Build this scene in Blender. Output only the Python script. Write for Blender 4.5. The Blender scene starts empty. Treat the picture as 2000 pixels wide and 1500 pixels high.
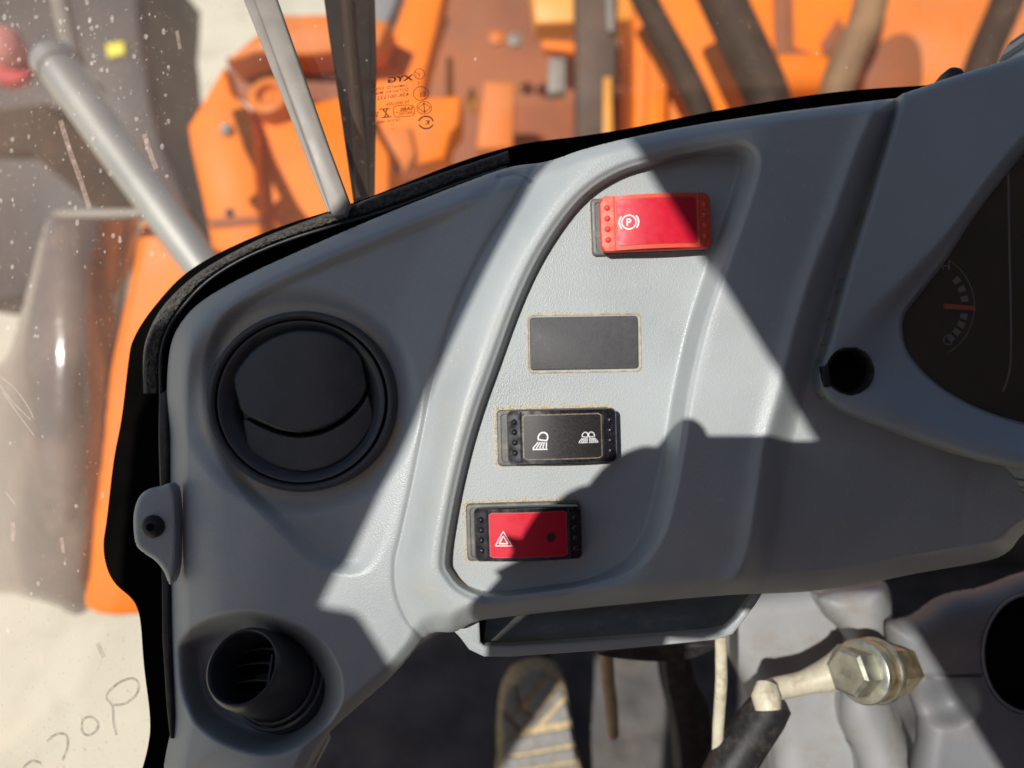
import bpy, bmesh, math, random
import numpy as np
from mathutils import Vector, Matrix

random.seed(7); RNG = np.random.default_rng(11)
SC = bpy.context.scene
COL = SC.collection

# ------------------------------------------------------------------ camera, sky, sun, exposure
# "Panel frame": millimetres; x right, y up the dash, z out of the dash towards the driver's eye.
F, D = 1428.0, 300.0                 # focal length in photo pixels, eye-to-dash distance in mm
PITCH = math.radians(45)             # the camera looks 45 degrees down
SP, CP = math.sin(PITCH), math.cos(PITCH)
R3 = Matrix(((1, 0, 0), (0, SP, -CP), (0, CP, SP)))
ORG = Vector((0, 0, 2.0))            # dash centre stands 2 m above the yard
def W(p):                            # panel mm -> world m
    return ORG + R3 @ (Vector(p) * 0.001)
cam_d = bpy.data.cameras.new('camera'); cam = bpy.data.objects.new('camera', cam_d); COL.objects.link(cam)
cam.matrix_world = Matrix.Translation(W((0, 0, D))) @ R3.to_4x4()
cam_d.sensor_width = 36; cam_d.lens = 36 * F / 2000
cam_d.clip_start = 0.01; cam_d.clip_end = 500
cam_d.dof.use_dof = True; cam_d.dof.focus_distance = 0.318; cam_d.dof.aperture_fstop = 4.8
SC.camera = cam
LP = Vector((-0.38, 0.20, 1.0))      # direction to the sun, panel frame
LW = (R3 @ LP).normalized()
el = math.asin(LW.z); az = math.atan2(LW.x, LW.y)
w = bpy.data.worlds.new('World'); SC.world = w; w.use_nodes = True
nt = w.node_tree; nt.nodes.clear()
sky = nt.nodes.new('ShaderNodeTexSky'); sky.sky_type = 'NISHITA'; sky.sun_disc = False
sky.sun_elevation = el; sky.sun_rotation = az
bg = nt.nodes.new('ShaderNodeBackground'); bg.inputs['Strength'].default_value = 0.080
wo = nt.nodes.new('ShaderNodeOutputWorld')
nt.links.new(sky.outputs[0], bg.inputs[0]); nt.links.new(bg.outputs[0], wo.inputs[0])
sd = bpy.data.lights.new('sun', 'SUN'); so = bpy.data.objects.new('sun', sd); COL.objects.link(so)
sd.energy = 5.0; sd.angle = math.radians(0.5); sd.color = (1.0, 0.96, 0.90)
so.matrix_world = Matrix.Translation((-1, -2, 6)) @ LW.to_track_quat('Z', 'Y').to_matrix().to_4x4()
SC.view_settings.view_transform = 'Standard'; SC.view_settings.look = 'None'
SC.view_settings.exposure = 0.0; SC.view_settings.gamma = 1.0

# ------------------------------------------------------------------ maths helpers
def P(u, v, z):                      # photo pixel on the plane z -> panel mm
    k = (D - z) / F
    return ((u - 1000) * k, (750 - v) * k, z)
def S(a, b, x):
    t = np.clip((x - a) / (b - a), 0, 1)
    return t * t * (3 - 2 * t)
def smooth(pts, n=6, closed=True):   # Catmull-Rom through the points
    p = np.array(pts, float); N = len(p); out = []
    for i in range(N if closed else N - 1):
        if closed: a, b, c, d = p[i - 1], p[i], p[(i + 1) % N], p[(i + 2) % N]
        else: a, b, c, d = p[max(i - 1, 0)], p[i], p[i + 1], p[min(i + 2, N - 1)]
        for k in range(n):
            t = k / n
            out.append(0.5 * ((2 * b) + (c - a) * t + (2 * a - 5 * b + 4 * c - d) * t * t + (3 * b - a - 3 * c + d) * t ** 3))
    if not closed: out.append(p[-1])
    return np.array(out)
def sdist(poly, U, V, closed=True):  # signed distance: closed -> + inside; open -> + to the right of travel (image axes)
    best = np.full(U.shape, 1e18); sgn = np.ones(U.shape); par = np.zeros(U.shape, bool)
    N = len(poly)
    for i in range(N if closed else N - 1):
        ax, ay = poly[i]; bx, by = poly[(i + 1) % N]
        dx, dy = bx - ax, by - ay; L = dx * dx + dy * dy
        if L < 1e-12: continue
        t = np.clip(((U - ax) * dx + (V - ay) * dy) / L, 0, 1)
        ex, ey = U - ax - t * dx, V - ay - t * dy
        q = ex * ex + ey * ey; m = q < best
        best = np.where(m, q, best)
        if closed:
            if dy != 0:
                c = ((ay > V) != (by > V)) & (U < dx * (V - ay) / dy + ax)
                par ^= c
        else:
            sgn = np.where(m, np.sign(-(dx * (V - ay) - dy * (U - ax))) , sgn)
    d = np.sqrt(best)
    return np.where(par, d, -d) if closed else d * np.where(sgn == 0, 1, sgn)
def vnoise(x, y, s, seed=0):         # cheap value noise
    x = x / s; y = y / s
    xi = np.floor(x).astype(int); yi = np.floor(y).astype(int); fx = x - xi; fy = y - yi
    h = lambda a, b: np.modf(np.abs(np.sin(a * 127.1 + b * 311.7 + seed * 74.7) * 43758.5453))[0]
    sx = fx * fx * (3 - 2 * fx); sy = fy * fy * (3 - 2 * fy)
    return (h(xi, yi) * (1 - sx) + h(xi + 1, yi) * sx) * (1 - sy) + (h(xi, yi + 1) * (1 - sx) + h(xi + 1, yi + 1) * sx) * sy

# ------------------------------------------------------------------ materials
MATS = {}
def mat(name, col, rough=0.5, metal=0.0, var=0.10, vscale=40, bump=0.0, bscale=700, btype='noise', spec=0.5, coat=0.0,
        dirt=None, dirt_amt=0.0, dirt_scale=30, rvar=0.1, attr=None, bdist=0.0004, specks=None):
    m = bpy.data.materials.new(name); m.use_nodes = True; n = m.node_tree.nodes; l = m.node_tree.links
    b = n['Principled BSDF']; b.inputs['Roughness'].default_value = rough; b.inputs['Metallic'].default_value = metal
    b.inputs['Specular IOR Level'].default_value = spec; b.inputs['Coat Weight'].default_value = coat
    tc = n.new('ShaderNodeTexCoord'); co = tc.outputs['Object']
    nz = n.new('ShaderNodeTexNoise'); nz.inputs['Scale'].default_value = vscale; nz.inputs['Detail'].default_value = 6
    l.new(co, nz.inputs['Vector'])
    mr = n.new('ShaderNodeMapRange'); mr.inputs[1].default_value = 0.3; mr.inputs[2].default_value = 0.7
    mr.inputs[3].default_value = 1 - var; mr.inputs[4].default_value = 1 + var
    l.new(nz.outputs[0], mr.inputs[0])
    mx = n.new('ShaderNodeMix'); mx.data_type = 'RGBA'; mx.blend_type = 'MULTIPLY'; mx.inputs[0].default_value = 1
    mx.inputs[6].default_value = (*col, 1); l.new(mr.outputs[0], mx.inputs[7])
    cur = mx.outputs[2]
    if dirt:
        n2 = n.new('ShaderNodeTexNoise'); n2.inputs['Scale'].default_value = dirt_scale; n2.inputs['Detail'].default_value = 9
        n2.inputs['Roughness'].default_value = 0.7; l.new(co, n2.inputs['Vector'])
        r2 = n.new('ShaderNodeMapRange'); r2.inputs[1].default_value = 0.5; r2.inputs[2].default_value = 0.72; r2.inputs[3].default_value = 0
        r2.inputs[4].default_value = dirt_amt; l.new(n2.outputs[0], r2.inputs[0])
        m2 = n.new('ShaderNodeMix'); m2.data_type = 'RGBA'; l.new(r2.outputs[0], m2.inputs[0]); l.new(cur, m2.inputs[6])
        m2.inputs[7].default_value = (*dirt, 1); cur = m2.outputs[2]
    if specks:                                                   # scattered lint and dust specks
        n4 = n.new('ShaderNodeTexNoise'); n4.inputs['Scale'].default_value = specks[0]; n4.inputs['Detail'].default_value = 2; l.new(co, n4.inputs['Vector'])
        n5 = n.new('ShaderNodeTexNoise'); n5.inputs['Scale'].default_value = 30; l.new(co, n5.inputs['Vector'])
        r4 = n.new('ShaderNodeMapRange'); r4.inputs[1].default_value = specks[1]; r4.inputs[2].default_value = specks[1] + 0.05; r4.inputs[4].default_value = specks[2]; l.new(n4.outputs[0], r4.inputs[0])
        q4 = n.new('ShaderNodeMath'); q4.operation = 'MULTIPLY'; l.new(r4.outputs[0], q4.inputs[0]); l.new(n5.outputs[0], q4.inputs[1])
        m4 = n.new('ShaderNodeMix'); m4.data_type = 'RGBA'; l.new(q4.outputs[0], m4.inputs[0]); l.new(cur, m4.inputs[6]); m4.inputs[7].default_value = (0.55, 0.52, 0.46, 1); cur = m4.outputs[2]
    if attr:                                                     # dust lying where the mesh says
        a = n.new('ShaderNodeAttribute'); a.attribute_name = attr
        n3 = n.new('ShaderNodeTexNoise'); n3.inputs['Scale'].default_value = 900; n3.inputs['Detail'].default_value = 4; l.new(co, n3.inputs['Vector'])
        r3 = n.new('ShaderNodeMapRange'); r3.inputs[1].default_value = 0.38; r3.inputs[2].default_value = 0.62; l.new(n3.outputs[0], r3.inputs[0])
        ad = n.new('ShaderNodeMath'); ad.operation = 'MULTIPLY'; l.new(a.outputs['Fac'], ad.inputs[0]); l.new(r3.outputs[0], ad.inputs[1])
        m3 = n.new('ShaderNodeMix'); m3.data_type = 'RGBA'; l.new(ad.outputs[0], m3.inputs[0]); l.new(cur, m3.inputs[6])
        m3.inputs[7].default_value = (0.46, 0.36, 0.20, 1); cur = m3.outputs[2]
    l.new(cur, b.inputs['Base Color'])
    if rvar:
        rr = n.new('ShaderNodeMapRange'); rr.inputs[1].default_value = 0.3; rr.inputs[2].default_value = 0.7
        rr.inputs[3].default_value = max(rough - rvar, 0.02); rr.inputs[4].default_value = min(rough + rvar, 1)
        l.new(nz.outputs[0], rr.inputs[0]); l.new(rr.outputs[0], b.inputs['Roughness'])
    if bump:
        if btype == 'grain':
            t = n.new('ShaderNodeTexVoronoi'); t.feature = 'SMOOTH_F1'; t.inputs['Scale'].default_value = bscale
            t.inputs['Smoothness'].default_value = 0.6; t.inputs['Randomness'].default_value = 1.0
            wv = n.new('ShaderNodeTexNoise'); wv.inputs['Scale'].default_value = bscale * 0.8; l.new(co, wv.inputs['Vector'])
            va = n.new('ShaderNodeVectorMath'); va.operation = 'SCALE'; va.inputs['Scale'].default_value = 0.9 / bscale
            l.new(wv.outputs['Color'], va.inputs[0])
            vb = n.new('ShaderNodeVectorMath'); vb.operation = 'ADD'; l.new(co, vb.inputs[0]); l.new(va.outputs[0], vb.inputs[1])
            l.new(vb.outputs[0], t.inputs['Vector']); h = t.outputs['Distance']
        else:
            t = n.new('ShaderNodeTexNoise'); t.inputs['Scale'].default_value = bscale; t.inputs['Detail'].default_value = 5
            l.new(co, t.inputs['Vector']); h = t.outputs[0]
        bp = n.new('ShaderNodeBump'); bp.inputs['Strength'].default_value = bump; bp.inputs['Distance'].default_value = bdist
        l.new(h, bp.inputs['Height']); l.new(bp.outputs[0], b.inputs['Normal'])
    MATS[name] = m
    return m
GREY = mat('dash_plastic', (0.318, 0.346, 0.352), 0.41, rvar=0.13, specks=(520, 0.70, 0.7), var=0.08, vscale=22, bump=0.19, bscale=1700, btype='grain', spec=0.45,
           dirt=(0.42, 0.38, 0.30), dirt_amt=0.22, dirt_scale=60, attr='dust', bdist=0.0006)
PLATE = mat('pod_plastic', (0.315, 0.355, 0.37), 0.44, specks=(520, 0.70, 0.6), var=0.07, vscale=22, bump=0.18, bscale=900, btype='grain', spec=0.4, attr='dust')
VENT = mat('vent_plastic', (0.040, 0.043, 0.048), 0.38, var=0.15, vscale=120, bump=0.12, bscale=1500, btype='grain', spec=0.45,
           dirt=(0.12, 0.11, 0.09), dirt_amt=0.10, dirt_scale=160)
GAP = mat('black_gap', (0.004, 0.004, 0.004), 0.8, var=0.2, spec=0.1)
FRIT = mat('black_ceramic_band', (0.003, 0.0025, 0.0025), 0.6, var=0.3, spec=0.0)
FOAM = mat('foam', (0.075, 0.070, 0.065), 0.95, var=0.45, vscale=420, bump=0.9, bscale=1100, spec=0.1, bdist=0.001)
RUBBER = mat('black_rubber', (0.012, 0.012, 0.013), 0.5, var=0.25, vscale=200, dirt=(0.20, 0.17, 0.13), dirt_amt=0.25, dirt_scale=120)
BEZEL = mat('switch_bezel', (0.105, 0.105, 0.10), 0.5, var=0.10, vscale=200, bump=0.1, bscale=1800, dirt=(0.40, 0.33, 0.22), dirt_amt=0.35, dirt_scale=220)
BLACK = mat('rocker_black', (0.010, 0.010, 0.014), 0.24, var=0.2, vscale=300, spec=0.5, dirt=(0.22, 0.17, 0.12), dirt_amt=0.12, dirt_scale=700)
REDP = mat('rocker_red', (0.66, 0.07, 0.04), 0.5, var=0.05, vscale=200, spec=0.3)
REDI = mat('inlay_red', (0.52, 0.007, 0.026), 0.42, var=0.03, vscale=300, spec=0.3)
BLKI = mat('inlay_black', (0.017, 0.015, 0.016), 0.4, var=0.2, vscale=1600, spec=0.35, dirt=(0.16, 0.13, 0.10), dirt_amt=0.10, dirt_scale=1500)
WHITE = mat('symbol_white', (0.86, 0.86, 0.86), 0.5, var=0.03)
BLANK = mat('blank_plastic', (0.072, 0.072, 0.075), 0.55, var=0.10, vscale=500, bump=0.45, bscale=2400, spec=0.4)
SAND = mat('sand', (0.50, 0.39, 0.22), 0.95, var=0.3, vscale=900, bump=0.6, bscale=1500, spec=0.1)
TRAYF = mat('tray_floor', (0.17, 0.17, 0.165), 0.7, var=0.2, vscale=60, dirt=(0.36, 0.29, 0.18), dirt_amt=0.8, dirt_scale=70, bump=0.3, bscale=500)
MATT = mat('floor_mat', (0.09, 0.085, 0.083), 0.75, var=0.4, vscale=25, dirt=(0.24, 0.18, 0.12), dirt_amt=0.65, dirt_scale=7, bump=0.5, bscale=300, bdist=0.002)
PEDR = mat('pedal_rubber', (0.21, 0.205, 0.195), 0.8, var=0.2, vscale=120, dirt=(0.36, 0.29, 0.19), dirt_amt=0.5, dirt_scale=90, bump=0.3, bscale=600)
COLM = mat('column_plastic', (0.25, 0.255, 0.26), 0.6, var=0.12, vscale=18, dirt=(0.20, 0.165, 0.125), dirt_amt=0.8, dirt_scale=24, bump=0.25, bscale=800, btype='grain')
COLD = mat('column_plastic_dark', (0.16, 0.165, 0.175), 0.6, var=0.15, vscale=18, dirt=(0.34, 0.26, 0.18), dirt_amt=0.35, dirt_scale=30, bump=0.2, bscale=800, btype='grain')
ZINC = mat('zinc_plated_steel', (0.50, 0.40, 0.22), 0.42, metal=0.9, var=0.25, vscale=180, dirt=(0.35, 0.20, 0.07), dirt_amt=0.5, dirt_scale=140, bump=0.15, bscale=700)
STEEL = mat('plated_steel', (0.40, 0.40, 0.33), 0.40, metal=0.85, var=0.2, vscale=150, dirt=(0.3, 0.25, 0.16), dirt_amt=0.4, dirt_scale=200)
CREAM = mat('cream_paint', (0.50, 0.46, 0.35), 0.45, var=0.2, vscale=80, dirt=(0.16, 0.11, 0.06), dirt_amt=0.75, dirt_scale=90)
LENS = mat('dial_reflection', (0.050, 0.042, 0.034), 0.7, var=0.5, vscale=12)  # brownish mottled base painted in for the lens reflection
DIALW = mat('dial_print', (0.34, 0.34, 0.35), 0.6, var=0.1)
NEEDLE = mat('needle_red', (0.90, 0.16, 0.08), 0.4, var=0.05)
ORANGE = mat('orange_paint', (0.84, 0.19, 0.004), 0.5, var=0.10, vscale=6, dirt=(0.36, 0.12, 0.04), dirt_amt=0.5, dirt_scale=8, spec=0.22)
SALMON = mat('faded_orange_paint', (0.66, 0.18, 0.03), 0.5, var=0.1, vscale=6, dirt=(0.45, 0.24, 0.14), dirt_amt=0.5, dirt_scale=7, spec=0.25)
AMBER = mat('amber_paint', (0.72, 0.30, 0.03), 0.45, var=0.15, vscale=6)
MAROON = mat('shaded_chassis_paint', (0.27, 0.075, 0.02), 0.65, var=0.3, vscale=5, dirt=(0.2, 0.1, 0.05), dirt_amt=0.4, dirt_scale=8)  # dark maroon stands in for the machine's own shade, dirt mottled over it
HOSE = mat('hose_rubber', (0.032, 0.018, 0.010), 0.7, spec=0.2, var=0.2, vscale=30, dirt=(0.16, 0.1, 0.06), dirt_amt=0.3, dirt_scale=14)
BROWN = mat('brown_grime', (0.085, 0.05, 0.032), 0.7, var=0.3, vscale=12, dirt=(0.2, 0.12, 0.07), dirt_amt=0.4, dirt_scale=10)
DUSTH = mat('dusty_hose', (0.22, 0.12, 0.055), 0.7, var=0.3, vscale=14)
DARK = mat('dark_steel', (0.026, 0.021, 0.021), 0.55, var=0.4, vscale=5, dirt=(0.14, 0.10, 0.09), dirt_amt=0.5, dirt_scale=5)
CHROME = mat('silver_tube', (0.40, 0.40, 0.37), 0.40, metal=0.55, var=0.08, vscale=8)
LAMPG = mat('grey_housing', (0.15, 0.12, 0.105), 0.2, rvar=0.06, coat=1.0, var=0.3, vscale=9, dirt=(0.34, 0.24, 0.18), dirt_amt=0.6, dirt_scale=6, bump=0.22, bscale=14, bdist=0.02)
YELL = mat('yellow_label', (0.75, 0.62, 0.02), 0.5, var=0.05)
REDX = mat('red_cap', (0.5, 0.04, 0.05), 0.5, var=0.1)
CONC = mat('concrete_yard', (0.68, 0.62, 0.49), 0.9, var=0.10, vscale=1.2, dirt=(0.42, 0.37, 0.28), dirt_amt=0.65, dirt_scale=4.5, bump=0.3, bscale=60, bdist=0.004)
STRIP = mat('grey_trim_plastic', (0.215, 0.19, 0.165), 0.5, var=0.1, vscale=60, dirt=(0.4, 0.34, 0.26), dirt_amt=0.2, dirt_scale=80)
JACKET = mat('red_jacket', (0.38, 0.02, 0.02), 0.8, var=0.1, vscale=15)
SKIN = mat('skin', (0.55, 0.33, 0.25), 0.5, var=0.05)
TROUS = mat('dark_trousers', (0.03, 0.035, 0.05), 0.85, var=0.1)
CABM = mat('cab_lining', (0.10, 0.10, 0.105), 0.7, var=0.1)
INK = mat('glass_print', (0.035, 0.012, 0.008), 0.7, var=0.1, spec=0.1)

def film(name, col, alpha, var=0.5, scale=400):                  # thin see-through dried dirt
    m = bpy.data.materials.new(name); m.use_nodes = True; n = m.node_tree.nodes; l = m.node_tree.links; n.clear()
    o = n.new('ShaderNodeOutputMaterial'); mx = n.new('ShaderNodeMixShader'); t = n.new('ShaderNodeBsdfTransparent')
    d = n.new('ShaderNodeBsdfDiffuse'); d.inputs['Color'].default_value = (*col, 1)
    tc = n.new('ShaderNodeTexCoord'); nz = n.new('ShaderNodeTexNoise'); nz.inputs['Scale'].default_value = scale; nz.inputs['Detail'].default_value = 4
    l.new(tc.outputs['Object'], nz.inputs['Vector'])
    mr = n.new('ShaderNodeMapRange'); mr.inputs[1].default_value = 0.3; mr.inputs[2].default_value = 0.7
    mr.inputs[3].default_value = alpha * (1 - var); mr.inputs[4].default_value = min(1, alpha * (1 + var)); l.new(nz.outputs[0], mr.inputs[0])
    l.new(mr.outputs[0], mx.inputs[0]); l.new(t.outputs[0], mx.inputs[1]); l.new(d.outputs[0], mx.inputs[2]); l.new(mx.outputs[0], o.inputs[0])
    MATS[name] = m; return m
SPOT = film('dried_spots', (0.72, 0.66, 0.60), 0.26)
STREAK = film('dried_streak', (0.72, 0.52, 0.45), 0.24)
FINGER = film('finger_writing', (0.10, 0.09, 0.06), 0.36)
def glass_mat(name, dust_col, dust, tint=(0.93, 0.93, 0.91), left=True, fres=1.0):
    m = bpy.data.materials.new(name); m.use_nodes = True; n = m.node_tree.nodes; l = m.node_tree.links; n.clear()
    o = n.new('ShaderNodeOutputMaterial')
    t = n.new('ShaderNodeBsdfTransparent'); t.inputs['Color'].default_value = (*tint, 1)
    g = n.new('ShaderNodeBsdfGlossy'); g.inputs['Roughness'].default_value = 0.03
    fr = n.new('ShaderNodeFresnel'); fr.inputs['IOR'].default_value = 1.45
    geo = n.new('ShaderNodeNewGeometry')
    fm = n.new('ShaderNodeMath'); fm.operation = 'MULTIPLY'; fm.inputs[1].default_value = fres; l.new(fr.outputs[0], fm.inputs[0])
    m1 = n.new('ShaderNodeMixShader'); l.new(fm.outputs[0], m1.inputs[0]); l.new(t.outputs[0], m1.inputs[1]); l.new(g.outputs[0], m1.inputs[2])
    d = n.new('ShaderNodeBsdfDiffuse'); d.inputs['Color'].default_value = (*dust_col, 1)
    tr = n.new('ShaderNodeBsdfTranslucent'); tr.inputs['Color'].default_value = (*dust_col, 1)
    ad = n.new('ShaderNodeMixShader'); ad.inputs[0].default_value = 0.35; l.new(d.outputs[0], ad.inputs[1]); l.new(tr.outputs[0], ad.inputs[2])
    tc = n.new('ShaderNodeTexCoord')
    n1 = n.new('ShaderNodeTexNoise'); n1.inputs['Scale'].default_value = 14; n1.inputs['Detail'].default_value = 8; n1.inputs['Roughness'].default_value = 0.65
    n2 = n.new('ShaderNodeTexNoise'); n2.inputs['Scale'].default_value = 420; n2.inputs['Detail'].default_value = 3
    l.new(tc.outputs['Object'], n1.inputs['Vector']); l.new(tc.outputs['Object'], n2.inputs['Vector'])
    a = n.new('ShaderNodeMapRange'); a.inputs[1].default_value = 0.3; a.inputs[2].default_value = 0.75; a.inputs[3].default_value = 0.55; a.inputs[4].default_value = 1.5
    l.new(n1.outputs[0], a.inputs[0])
    b = n.new('ShaderNodeMapRange'); b.inputs[1].default_value = 0.62; b.inputs[2].default_value = 0.75; b.inputs[3].default_value = 0.9; b.inputs[4].default_value = 2.4
    l.new(n2.outputs[0], b.inputs[0])
    mu = n.new('ShaderNodeMath'); mu.operation = 'MULTIPLY'; l.new(a.outputs[0], mu.inputs[0]); l.new(b.outputs[0], mu.inputs[1])
    mu2 = n.new('ShaderNodeMath'); mu2.operation = 'MULTIPLY'; l.new(mu.outputs[0], mu2.inputs[0]); mu2.inputs[1].default_value = dust
    last = mu2.outputs[0]
    if left:                                                     # the corner pane is dirtier towards the left
        sx = n.new('ShaderNodeSeparateXYZ'); l.new(tc.outputs['Object'], sx.inputs[0])
        c = n.new('ShaderNodeMapRange'); c.inputs[1].default_value = -0.02; c.inputs[2].default_value = -0.17; c.inputs[3].default_value = 0.36; c.inputs[4].default_value = 1.05
        l.new(sx.outputs[0], c.inputs[0])
        mu3 = n.new('ShaderNodeMath'); mu3.operation = 'MULTIPLY'; l.new(last, mu3.inputs[0]); l.new(c.outputs[0], mu3.inputs[1]); last = mu3.outputs[0]
    m2 = n.new('ShaderNodeMixShader'); l.new(last, m2.inputs[0]); l.new(m1.outputs[0], m2.inputs[1]); l.new(ad.outputs[0], m2.inputs[2])
    l.new(m2.outputs[0], o.inputs[0]); MATS[name] = m; return m
GLASS = glass_mat('dusty_glass', (0.62, 0.43, 0.30), 0.17)
LENSG = glass_mat('instrument_lens', (0.42, 0.36, 0.30), 0.05, tint=(0.97, 0.96, 0.95), left=False)

# ------------------------------------------------------------------ object helpers (geometry in panel mm)
def tag(o, label=None, cat=None, group=None, kind=None):
    if label: o['label'] = label
    if cat: o['category'] = cat
    if group: o['group'] = group
    if kind: o['kind'] = kind
    return o
def thing(name, loc, label, cat, group=None):
    o = bpy.data.objects.new(name, None); COL.objects.link(o); o.empty_display_size = 0.02
    o.matrix_world = Matrix.Translation(W(loc)) @ R3.to_4x4(); o['_o'] = [float(x) for x in loc]
    return tag(o, label, cat, group)
def mesh(name, V, Fc, m, parent=None, sm=True, attr=None):
    if isinstance(parent, bpy.types.Object): loc = parent['_o']
    else: loc = tuple(np.mean(np.array(V, float), axis=0))
    A = (np.array(V, float) - np.array(loc, float)) * 0.001
    me = bpy.data.meshes.new(name); me.from_pydata(A.tolist(), [], [list(map(int, f)) for f in Fc]); me.validate()
    bm = bmesh.new(); bm.from_mesh(me); bmesh.ops.recalc_face_normals(bm, faces=bm.faces) if not attr and attr is not False else None
    bm.to_mesh(me); bm.free()
    me.polygons.foreach_set('use_smooth', [sm] * len(me.polygons))
    if sm: me.set_sharp_from_angle(angle=math.radians(48))
    for x in (m if isinstance(m, (list, tuple)) else [m]): me.materials.append(x)
    if attr:
        for k, val in attr.items():
            at = me.attributes.new(k, 'FLOAT', 'POINT'); at.data.foreach_set('value', np.asarray(val, np.float32))
    o = bpy.data.objects.new(name, me); COL.objects.link(o); o['_o'] = [float(x) for x in loc]
    if parent: o.parent = parent
    else: o.matrix_world = Matrix.Translation(W(loc)) @ R3.to_4x4()
    return o
def join(parts):
    V, Fc = [], []
    for v, f in parts:
        k = len(V); V += [tuple(x) for x in v]; Fc += [[i + k for i in q] for q in f]
    return V, Fc
def basis(a):
    a = Vector(a).normalized(); r = Vector((0, 1, 0)) if abs(a.y) < 0.9 else Vector((1, 0, 0))
    x = r.cross(a).normalized(); return x, a.cross(x), a
def lathe(prof, o, axis=(0, 0, 1), seg=48, sx=1.0, sy=1.0, closed=False):
    x, y, a = basis(axis); o = Vector(o); V, Fc = [], []
    for r, h in prof:
        for k in range(seg):
            t = 2 * math.pi * k / seg
            V.append(tuple(o + x * (r * sx * math.cos(t)) + y * (r * sy * math.sin(t)) + a * h))
    n = len(prof)
    for i in range(n - 1 + (1 if closed else 0)):
        j = (i + 1) % n
        for k in range(seg):
            q = (k + 1) % seg; Fc.append([i * seg + k, i * seg + q, j * seg + q, j * seg + k])
    if not closed:
        if prof[0][0] > 1e-6: Fc.append([k for k in range(seg)][::-1])
        if prof[-1][0] > 1e-6: Fc.append([(n - 1) * seg + k for k in range(seg)])
    return V, Fc
def tube(pts, r, seg=14, cap=True):
    pts = [Vector(p) for p in pts]; n = len(pts); R = r if isinstance(r, (list, tuple)) else [r] * n
    V, Fc = [], []; px = None
    for i, p in enumerate(pts):
        t = (pts[min(i + 1, n - 1)] - pts[max(i - 1, 0)]).normalized()
        if px is None: px, _, _ = basis(t)
        px = (px - t * px.dot(t)).normalized(); py = t.cross(px)
        for k in range(seg):
            a = 2 * math.pi * k / seg; V.append(tuple(p + (px * math.cos(a) + py * math.sin(a)) * R[i]))
    for i in range(n - 1):
        for k in range(seg):
            q = (k + 1) % seg; Fc.append([i * seg + k, i * seg + q, (i + 1) * seg + q, (i + 1) * seg + k])
    if cap: Fc.append([k for k in range(seg)][::-1]); Fc.append([(n - 1) * seg + k for k in range(seg)])
    return V, Fc
def prism(pts, th, bev=0.0, seg=2):                               # pts: panel mm (front outline, 3-D), pushed back by th
    n = len(pts); bm = bmesh.new()
    a = [bm.verts.new(p) for p in pts]; b = [bm.verts.new((p[0], p[1], p[2] - th)) for p in pts]
    ff = bm.faces.new(a); bm.faces.new(b[::-1])
    for i in range(n): bm.faces.new([a[i], b[i], b[(i + 1) % n], a[(i + 1) % n]])
    bmesh.ops.recalc_face_normals(bm, faces=bm.faces)
    if bev: bmesh.ops.bevel(bm, geom=[e for e in ff.edges], offset=bev, segments=seg, profile=0.5, affect='EDGES')
    bm.verts.index_update()
    V = [tuple(v.co) for v in bm.verts]; Fc = [[v.index for v in f.verts] for f in bm.faces]; bm.free()
    return V, Fc
def pp(px, z, sm=0): # pixel outline -> panel mm at depth z
    q = smooth(px, sm) if sm else px
    return [P(u, v, z) for u, v in q]
def hfield(outline, zf, step, skirt=15.0, snap=True):             # a moulded sheet whose outline is traced, with its own relief
    u0, v0 = outline.min(0) - 2 * step; u1, v1 = outline.max(0) + 2 * step
    us = np.arange(u0, u1, step); vs = np.arange(v0, v1, step)
    U, V = np.meshgrid(us, vs); d = sdist(outline, U, V)
    gv, gu = np.gradient(d, step); g = np.maximum(np.sqrt(gu * gu + gv * gv), 1e-6)
    keep = d > -0.8 * step
    mv = keep & (d < 0.55 * step)
    U2 = np.where(mv, U - gu / g * d, U); V2 = np.where(mv, V - gv / g * d, V)
    idx = -np.ones(U.shape, int); idx[keep] = np.arange(keep.sum())
    c = keep[:-1, :-1] & keep[1:, :-1] & keep[:-1, 1:] & keep[1:, 1:]
    c &= (d[:-1, :-1] + d[1:, :-1] + d[:-1, 1:] + d[1:, 1:]) > 0
    a, b, e, f = idx[:-1, :-1][c], idx[1:, :-1][c], idx[1:, 1:][c], idx[:-1, 1:][c]
    Fc = np.stack([a, b, e, f], 1)
    uu, vv = U2[keep], V2[keep]; dd = np.maximum(np.where(mv, 0, d)[keep], 0)
    z = zf(uu, vv, dd)
    k = (D - z) / F
    X = np.stack([(uu - 1000) * k, (750 - vv) * k, z], 1)
    used = np.zeros(len(X), bool); used[Fc.ravel()] = True
    re = -np.ones(len(X), int); re[used] = np.arange(used.sum()); X = X[used]; Fc = re[Fc]; uu = uu[used]; vv = vv[used]; dd = dd[used]
    if skirt:
        E = np.concatenate([Fc[:, [0, 1]], Fc[:, [1, 2]], Fc[:, [2, 3]], Fc[:, [3, 0]]])
        key = np.sort(E, 1); kk = key[:, 0].astype(np.int64) * (len(X) + 1) + key[:, 1]
        _, inv, cnt = np.unique(kk, return_inverse=True, return_counts=True)
        B = E[cnt[inv] == 1]
        bv = np.unique(B); m1 = {v: i for i, v in enumerate(bv)}
        n0 = len(X); T = X[bv]; Bo = T.copy(); Bo[:, 2] -= skirt
        X = np.concatenate([X, T, Bo]); nb = len(bv)
        SF = np.array([[n0 + m1[q], n0 + m1[p], n0 + nb + m1[p], n0 + nb + m1[q]] for p, q in B])
        Fc = np.concatenate([Fc, SF])
        uu = np.concatenate([uu, uu[bv], uu[bv]]); vv = np.concatenate([vv, vv[bv], vv[bv]])
    return X, Fc, uu, vv
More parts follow.
